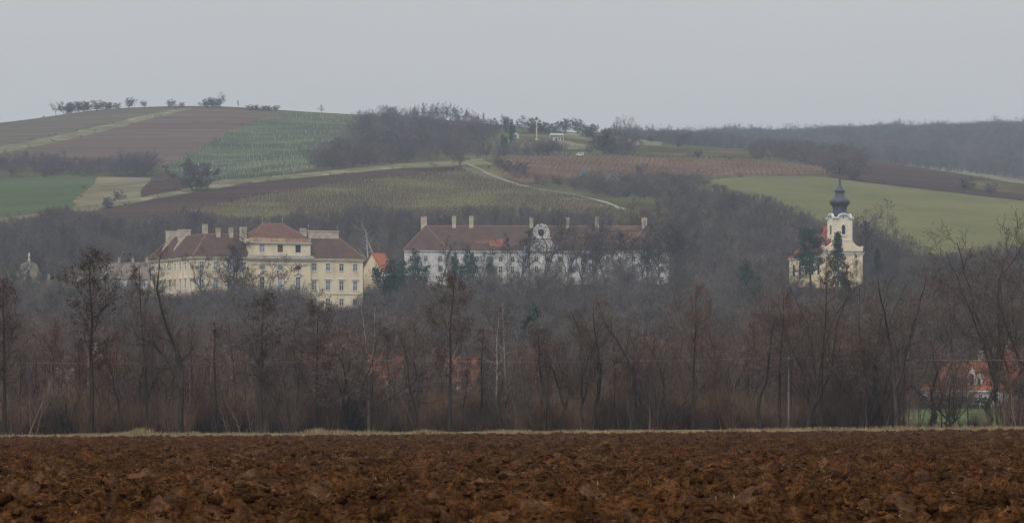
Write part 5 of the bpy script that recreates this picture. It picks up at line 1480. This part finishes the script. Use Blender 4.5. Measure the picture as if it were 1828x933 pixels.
q = np.stack([ii, ii+1, ii+NC+1, ii+NC], 1)
def soil_mat():
    m = bpy.data.materials.new('ploughed_soil'); m.use_nodes = True
    t = m.node_tree; N = t.nodes.new; C = t.links.new
    b = t.nodes['Principled BSDF']; b.inputs['Roughness'].default_value = .75; b.inputs['Specular IOR Level'].default_value = 0.0
    at = N('ShaderNodeAttribute'); at.attribute_name = 'dry'
    tc = N('ShaderNodeTexCoord')
    n1 = N('ShaderNodeTexNoise'); n1.inputs['Scale'].default_value = 11.0; n1.inputs['Detail'].default_value = 8; n1.inputs['Roughness'].default_value = .7
    C(tc.outputs['Object'], n1.inputs['Vector'])
    r1 = N('ShaderNodeValToRGB'); C(n1.outputs['Fac'], r1.inputs[0])
    r1.color_ramp.elements[0].position = .36; r1.color_ramp.elements[1].position = .66
    r1.color_ramp.elements[0].color = (.013, .0048, .0016, 1); r1.color_ramp.elements[1].color = (.112, .050, .017, 1)
    e = r1.color_ramp.elements.new(.5); e.color = (.046, .0205, .0075, 1)
    n2 = N('ShaderNodeTexNoise'); n2.inputs['Scale'].default_value = 9.0; n2.inputs['Detail'].default_value = 5
    C(tc.outputs['Object'], n2.inputs['Vector'])
    mu = N('ShaderNodeMath'); mu.operation = 'MULTIPLY'; C(at.outputs['Fac'], mu.inputs[0]); C(n2.outputs['Fac'], mu.inputs[1])
    mx = N('ShaderNodeMix'); mx.data_type = 'RGBA'; C(mu.outputs[0], mx.inputs['Factor'])
    C(r1.outputs[0], mx.inputs['A']); mx.inputs['B'].default_value = (.13, .082, .056, 1)
    n4 = N('ShaderNodeTexNoise'); n4.inputs['Scale'].default_value = 1.6; n4.inputs['Detail'].default_value = 5
    C(tc.outputs['Object'], n4.inputs['Vector'])
    mr = N('ShaderNodeMapRange'); mr.inputs['From Min'].default_value = .35; mr.inputs['From Max'].default_value = .65; mr.inputs['To Min'].default_value = .45; mr.inputs['To Max'].default_value = 1.35
    C(n4.outputs['Fac'], mr.inputs['Value'])
    hv = N('ShaderNodeHueSaturation'); C(mr.outputs[0], hv.inputs['Value']); C(mx.outputs['Result'], hv.inputs['Color'])
    C(hv.outputs[0], b.inputs['Base Color'])
    bp = N('ShaderNodeBump'); bp.inputs['Distance'].default_value = .09; bp.inputs['Strength'].default_value = 1
    n3 = N('ShaderNodeTexNoise'); n3.inputs['Scale'].default_value = 11.0; n3.inputs['Detail'].default_value = 6
    C(tc.outputs['Object'], n3.inputs['Vector']); C(n3.outputs['Fac'], bp.inputs['Height']); C(bp.outputs[0], b.inputs['Normal'])
    return m
M_soil = soil_mat()
fme = mk_mesh('ploughed_field', np.stack([FX, FY, FZ], -1).reshape(-1, 3), [(q, 0)], [M_soil])
dry = np.clip((fbm(FX*3.2+70, FY*2.2, 71, 4)-.55)*5, 0, .5)
at = fme.attributes.new('dry', 'FLOAT', 'POINT'); at.data.foreach_set('value', np.clip(dry, 0, 1).astype(np.float32).ravel())
tag(link('ploughed_field', fme), 'dark brown freshly ploughed field of wet clods in the foreground', kind='structure')
# coarse rest of the same field, near the viewpoint and out to the sides
cxs = np.linspace(-260, 260, 90); cys = np.concatenate([np.linspace(-250, 40, 60), np.linspace(46, 377, 60)])
AX, AY = np.meshgrid(cxs, cys)
AZ = field_plane(AX, AY) - .22 + .12*(fbm(AX, AY, 21)-.5)
ii = (np.arange(len(cys)-1)[:, None]*90 + np.arange(89)[None]).ravel()
ome = mk_mesh('field_margin', np.stack([AX, AY, AZ], -1).reshape(-1, 3), [(np.stack([ii, ii+1, ii+91, ii+90], 1), 0)], [M_soil])
tag(link('field_margin', ome), 'outer part of the ploughed brown field', kind='structure')

# loose clods
rg = np.random.RandomState(5)
def clod_shape(r):
    t = (1+5**.5)/2
    V = np.array([(-1, t, 0), (1, t, 0), (-1, -t, 0), (1, -t, 0), (0, -1, t), (0, 1, t), (0, -1, -t), (0, 1, -t), (t, 0, -1), (t, 0, 1), (-t, 0, -1), (-t, 0, 1)])/1.9
    Fc = np.array([(0, 11, 5), (0, 5, 1), (0, 1, 7), (0, 7, 10), (0, 10, 11), (1, 5, 9), (5, 11, 4), (11, 10, 2), (10, 7, 6), (7, 1, 8), (3, 9, 4), (3, 4, 2), (3, 2, 6), (3, 6, 8), (3, 8, 9), (4, 9, 5), (2, 4, 11), (6, 2, 10), (8, 6, 7), (9, 8, 1)])
    V = V*r.uniform(.62, 1.22, (12, 1))+r.normal(0, .08, (12, 3))
    return V*(1, .85, .72), Fc
shapes = [clod_shape(rg) for _ in range(12)]
VV, FF, DD = [], [], []; off = 0
N_CL = 40000
yy = 42*np.exp(rg.rand(N_CL)*math.log(375/42.)); xx = rg.uniform(-1, 1, N_CL)*(.155*yy+2)
zz = field_plane(xx, yy)+soil(xx, yy)[0]+.12
for i in range(N_CL):
    V, Fc = shapes[i % 12]
    s = .022+.07*rg.rand()**2.5 + (.16*rg.rand() if rg.rand() < .015 else 0) + .00013*yy[i]
    a = rg.uniform(0, 6.28); ca, sa = math.cos(a), math.sin(a)
    P = np.column_stack([(V[:, 0]*ca-V[:, 1]*sa)*s*rg.uniform(1, 1.35), (V[:, 0]*sa+V[:, 1]*ca)*s, V[:, 2]*s*rg.uniform(.7, 1.2)])
    VV.append(P+(xx[i], yy[i], zz[i]+.12*s)); FF.append(Fc+off); off += len(V); DD.append(np.full(len(V), max(0, rg.rand()*1.8-1.2)))
cme = mk_mesh('soil_clods', np.concatenate(VV), [(np.concatenate(FF), 0)], [M_soil])
at = cme.attributes.new('dry', 'FLOAT', 'POINT'); at.data.foreach_set('value', np.concatenate(DD).astype(np.float32))
tag(link('soil_clods', cme), 'loose wet brown soil clods strewn over the ploughed field', kind='stuff')

# dry grass blades
def blades(name, bx, by, bz, h, w, lean, m, label, seed):
    r = np.random.RandomState(seed); n = len(bx)
    a = r.uniform(0, 2*math.pi, n); u = np.stack([np.cos(a), np.sin(a), np.zeros(n)], 1)
    B = np.column_stack([bx, by, bz]); l = r.normal(0, lean, (n, 2))
    mid = B + np.column_stack([l*h[:, None]*.35, h*.6]); tip = B + np.column_stack([l*h[:, None], h*(1-.3*np.abs(l).sum(1))])
    V = np.stack([B-u*w[:, None], B+u*w[:, None], mid+u*w[:, None]*.7, mid-u*w[:, None]*.7, tip], 1).reshape(-1, 3)
    k = np.arange(n)*5
    me = mk_mesh(name, V, [(np.stack([k, k+1, k+2, k+3], 1), 0), (np.stack([k+3, k+2, k+4], 1), 0)], [m])
    return tag(link(name, me), label, kind='stuff')
M_dryg = mat('dry_grass', (.19, .14, .065), (.36, .28, .15), scale=.8, c3=(.22, .17, .08))
M_wgrass = mat('weed_grass', (.10, .095, .02), (.17, .15, .04), scale=2)
n = 34000
bx = rg.uniform(-62, 62, n); by = 376.6+rg.rand(n)**1.5*8
den = fbm(bx/6+30, by/3, 41, 3)
k = rg.rand(n) < np.clip((den-.32)*4, .08, 1); bx = bx[k]; by = by[k]; n = len(bx)
lft = np.clip(-bx/60, 0, 1)
blades('verge_grass', bx, by, field_plane(bx, by)+.06+.34*np.clip((by-376)/4, 0, 1)-.08*np.clip(by-382, 0, 20), rg.uniform(.14, .46, n)*(.5+1.6*np.clip(fbm(bx/3, by*0+3, 88, 3)-.2, 0, 1))*(1+1.8*lft*np.clip(vnoise(bx/2.5, by*0, 8)-.45, 0, 1)*3), rg.uniform(.012, .03, n), .4, M_dryg, 'pale dry grass fringe along the far edge of the field', 3)
# verge sheet under it
vx = np.linspace(-130, 130, 120); vy = np.array([375.5, 378, 382, 388, 396])
AX, AY = np.meshgrid(vx, vy); AY = AY + (AY < 376)*(vnoise(AX/3, AX*0, 6)-.5)*1.6
AZ = np.maximum(field_plane(AX, AY)+.10+.34*np.clip((AY-376)/4, 0, 1)-.08*np.clip(AY-382, 0, 20), ground(AX, AY)+.1)
ii = (np.arange(4)[:, None]*120+np.arange(119)[None]).ravel()
tag(link('field_verge', mk_mesh('field_verge', np.stack([AX, AY, AZ], -1).reshape(-1, 3), [(np.stack([ii, ii+1, ii+121, ii+120], 1), 0)], [mat('weedy_verge', (.06, .048, .026), (.19, .145, .075), scale=.5, detail=8, stretch=(1, .4, 1))])), 'straw coloured verge between the ploughed field and the trees', kind='structure')
# weeds in the furrows
tx, ty = [], []
for i in range(150):
    y0 = 47*math.exp(rg.rand()**1.5*math.log(250/47.)); x0 = rg.uniform(-1, 1)*.14*y0
    m_ = rg.randint(8, 28); tx += list(x0+rg.normal(0, .16, m_)); ty += list(y0+rg.normal(0, .2, m_))
for cxp, cyp in ((-5.6, 52), (-5.0, 51), (-4.2, 50.5), (3.9, 54), (-6.8, 58), (-.2, 60), (5.0, 66)):
    m_ = 60; tx += list(cxp+rg.normal(0, .45, m_)); ty += list(cyp+rg.normal(0, .5, m_))
tx = np.array(tx); ty = np.array(ty); n = len(tx)
blades('weeds', tx, ty, field_plane(tx, ty)+soil(tx, ty)[0]+.1, rg.uniform(.04, .13, n), rg.uniform(.004, .01, n), .7, M_wgrass, 'small yellowish weed tufts caught between the clods', 4)

# straw flecks ploughed under
n = 2600
ty = 44*np.exp(rg.rand(n)*math.log(330/44.)); tx = rg.uniform(-1, 1, n)*.15*ty
blades('straw_flecks', tx, ty, field_plane(tx, ty)+soil(tx, ty)[0]+.13, rg.uniform(.03, .09, n), rg.uniform(.006, .016, n)*(1+ty/250), 1.2, mat('straw_fleck', (.15, .11, .06), (.26, .20, .12), scale=3), 'pale straw flecks sticking out of the ploughed soil', 6)
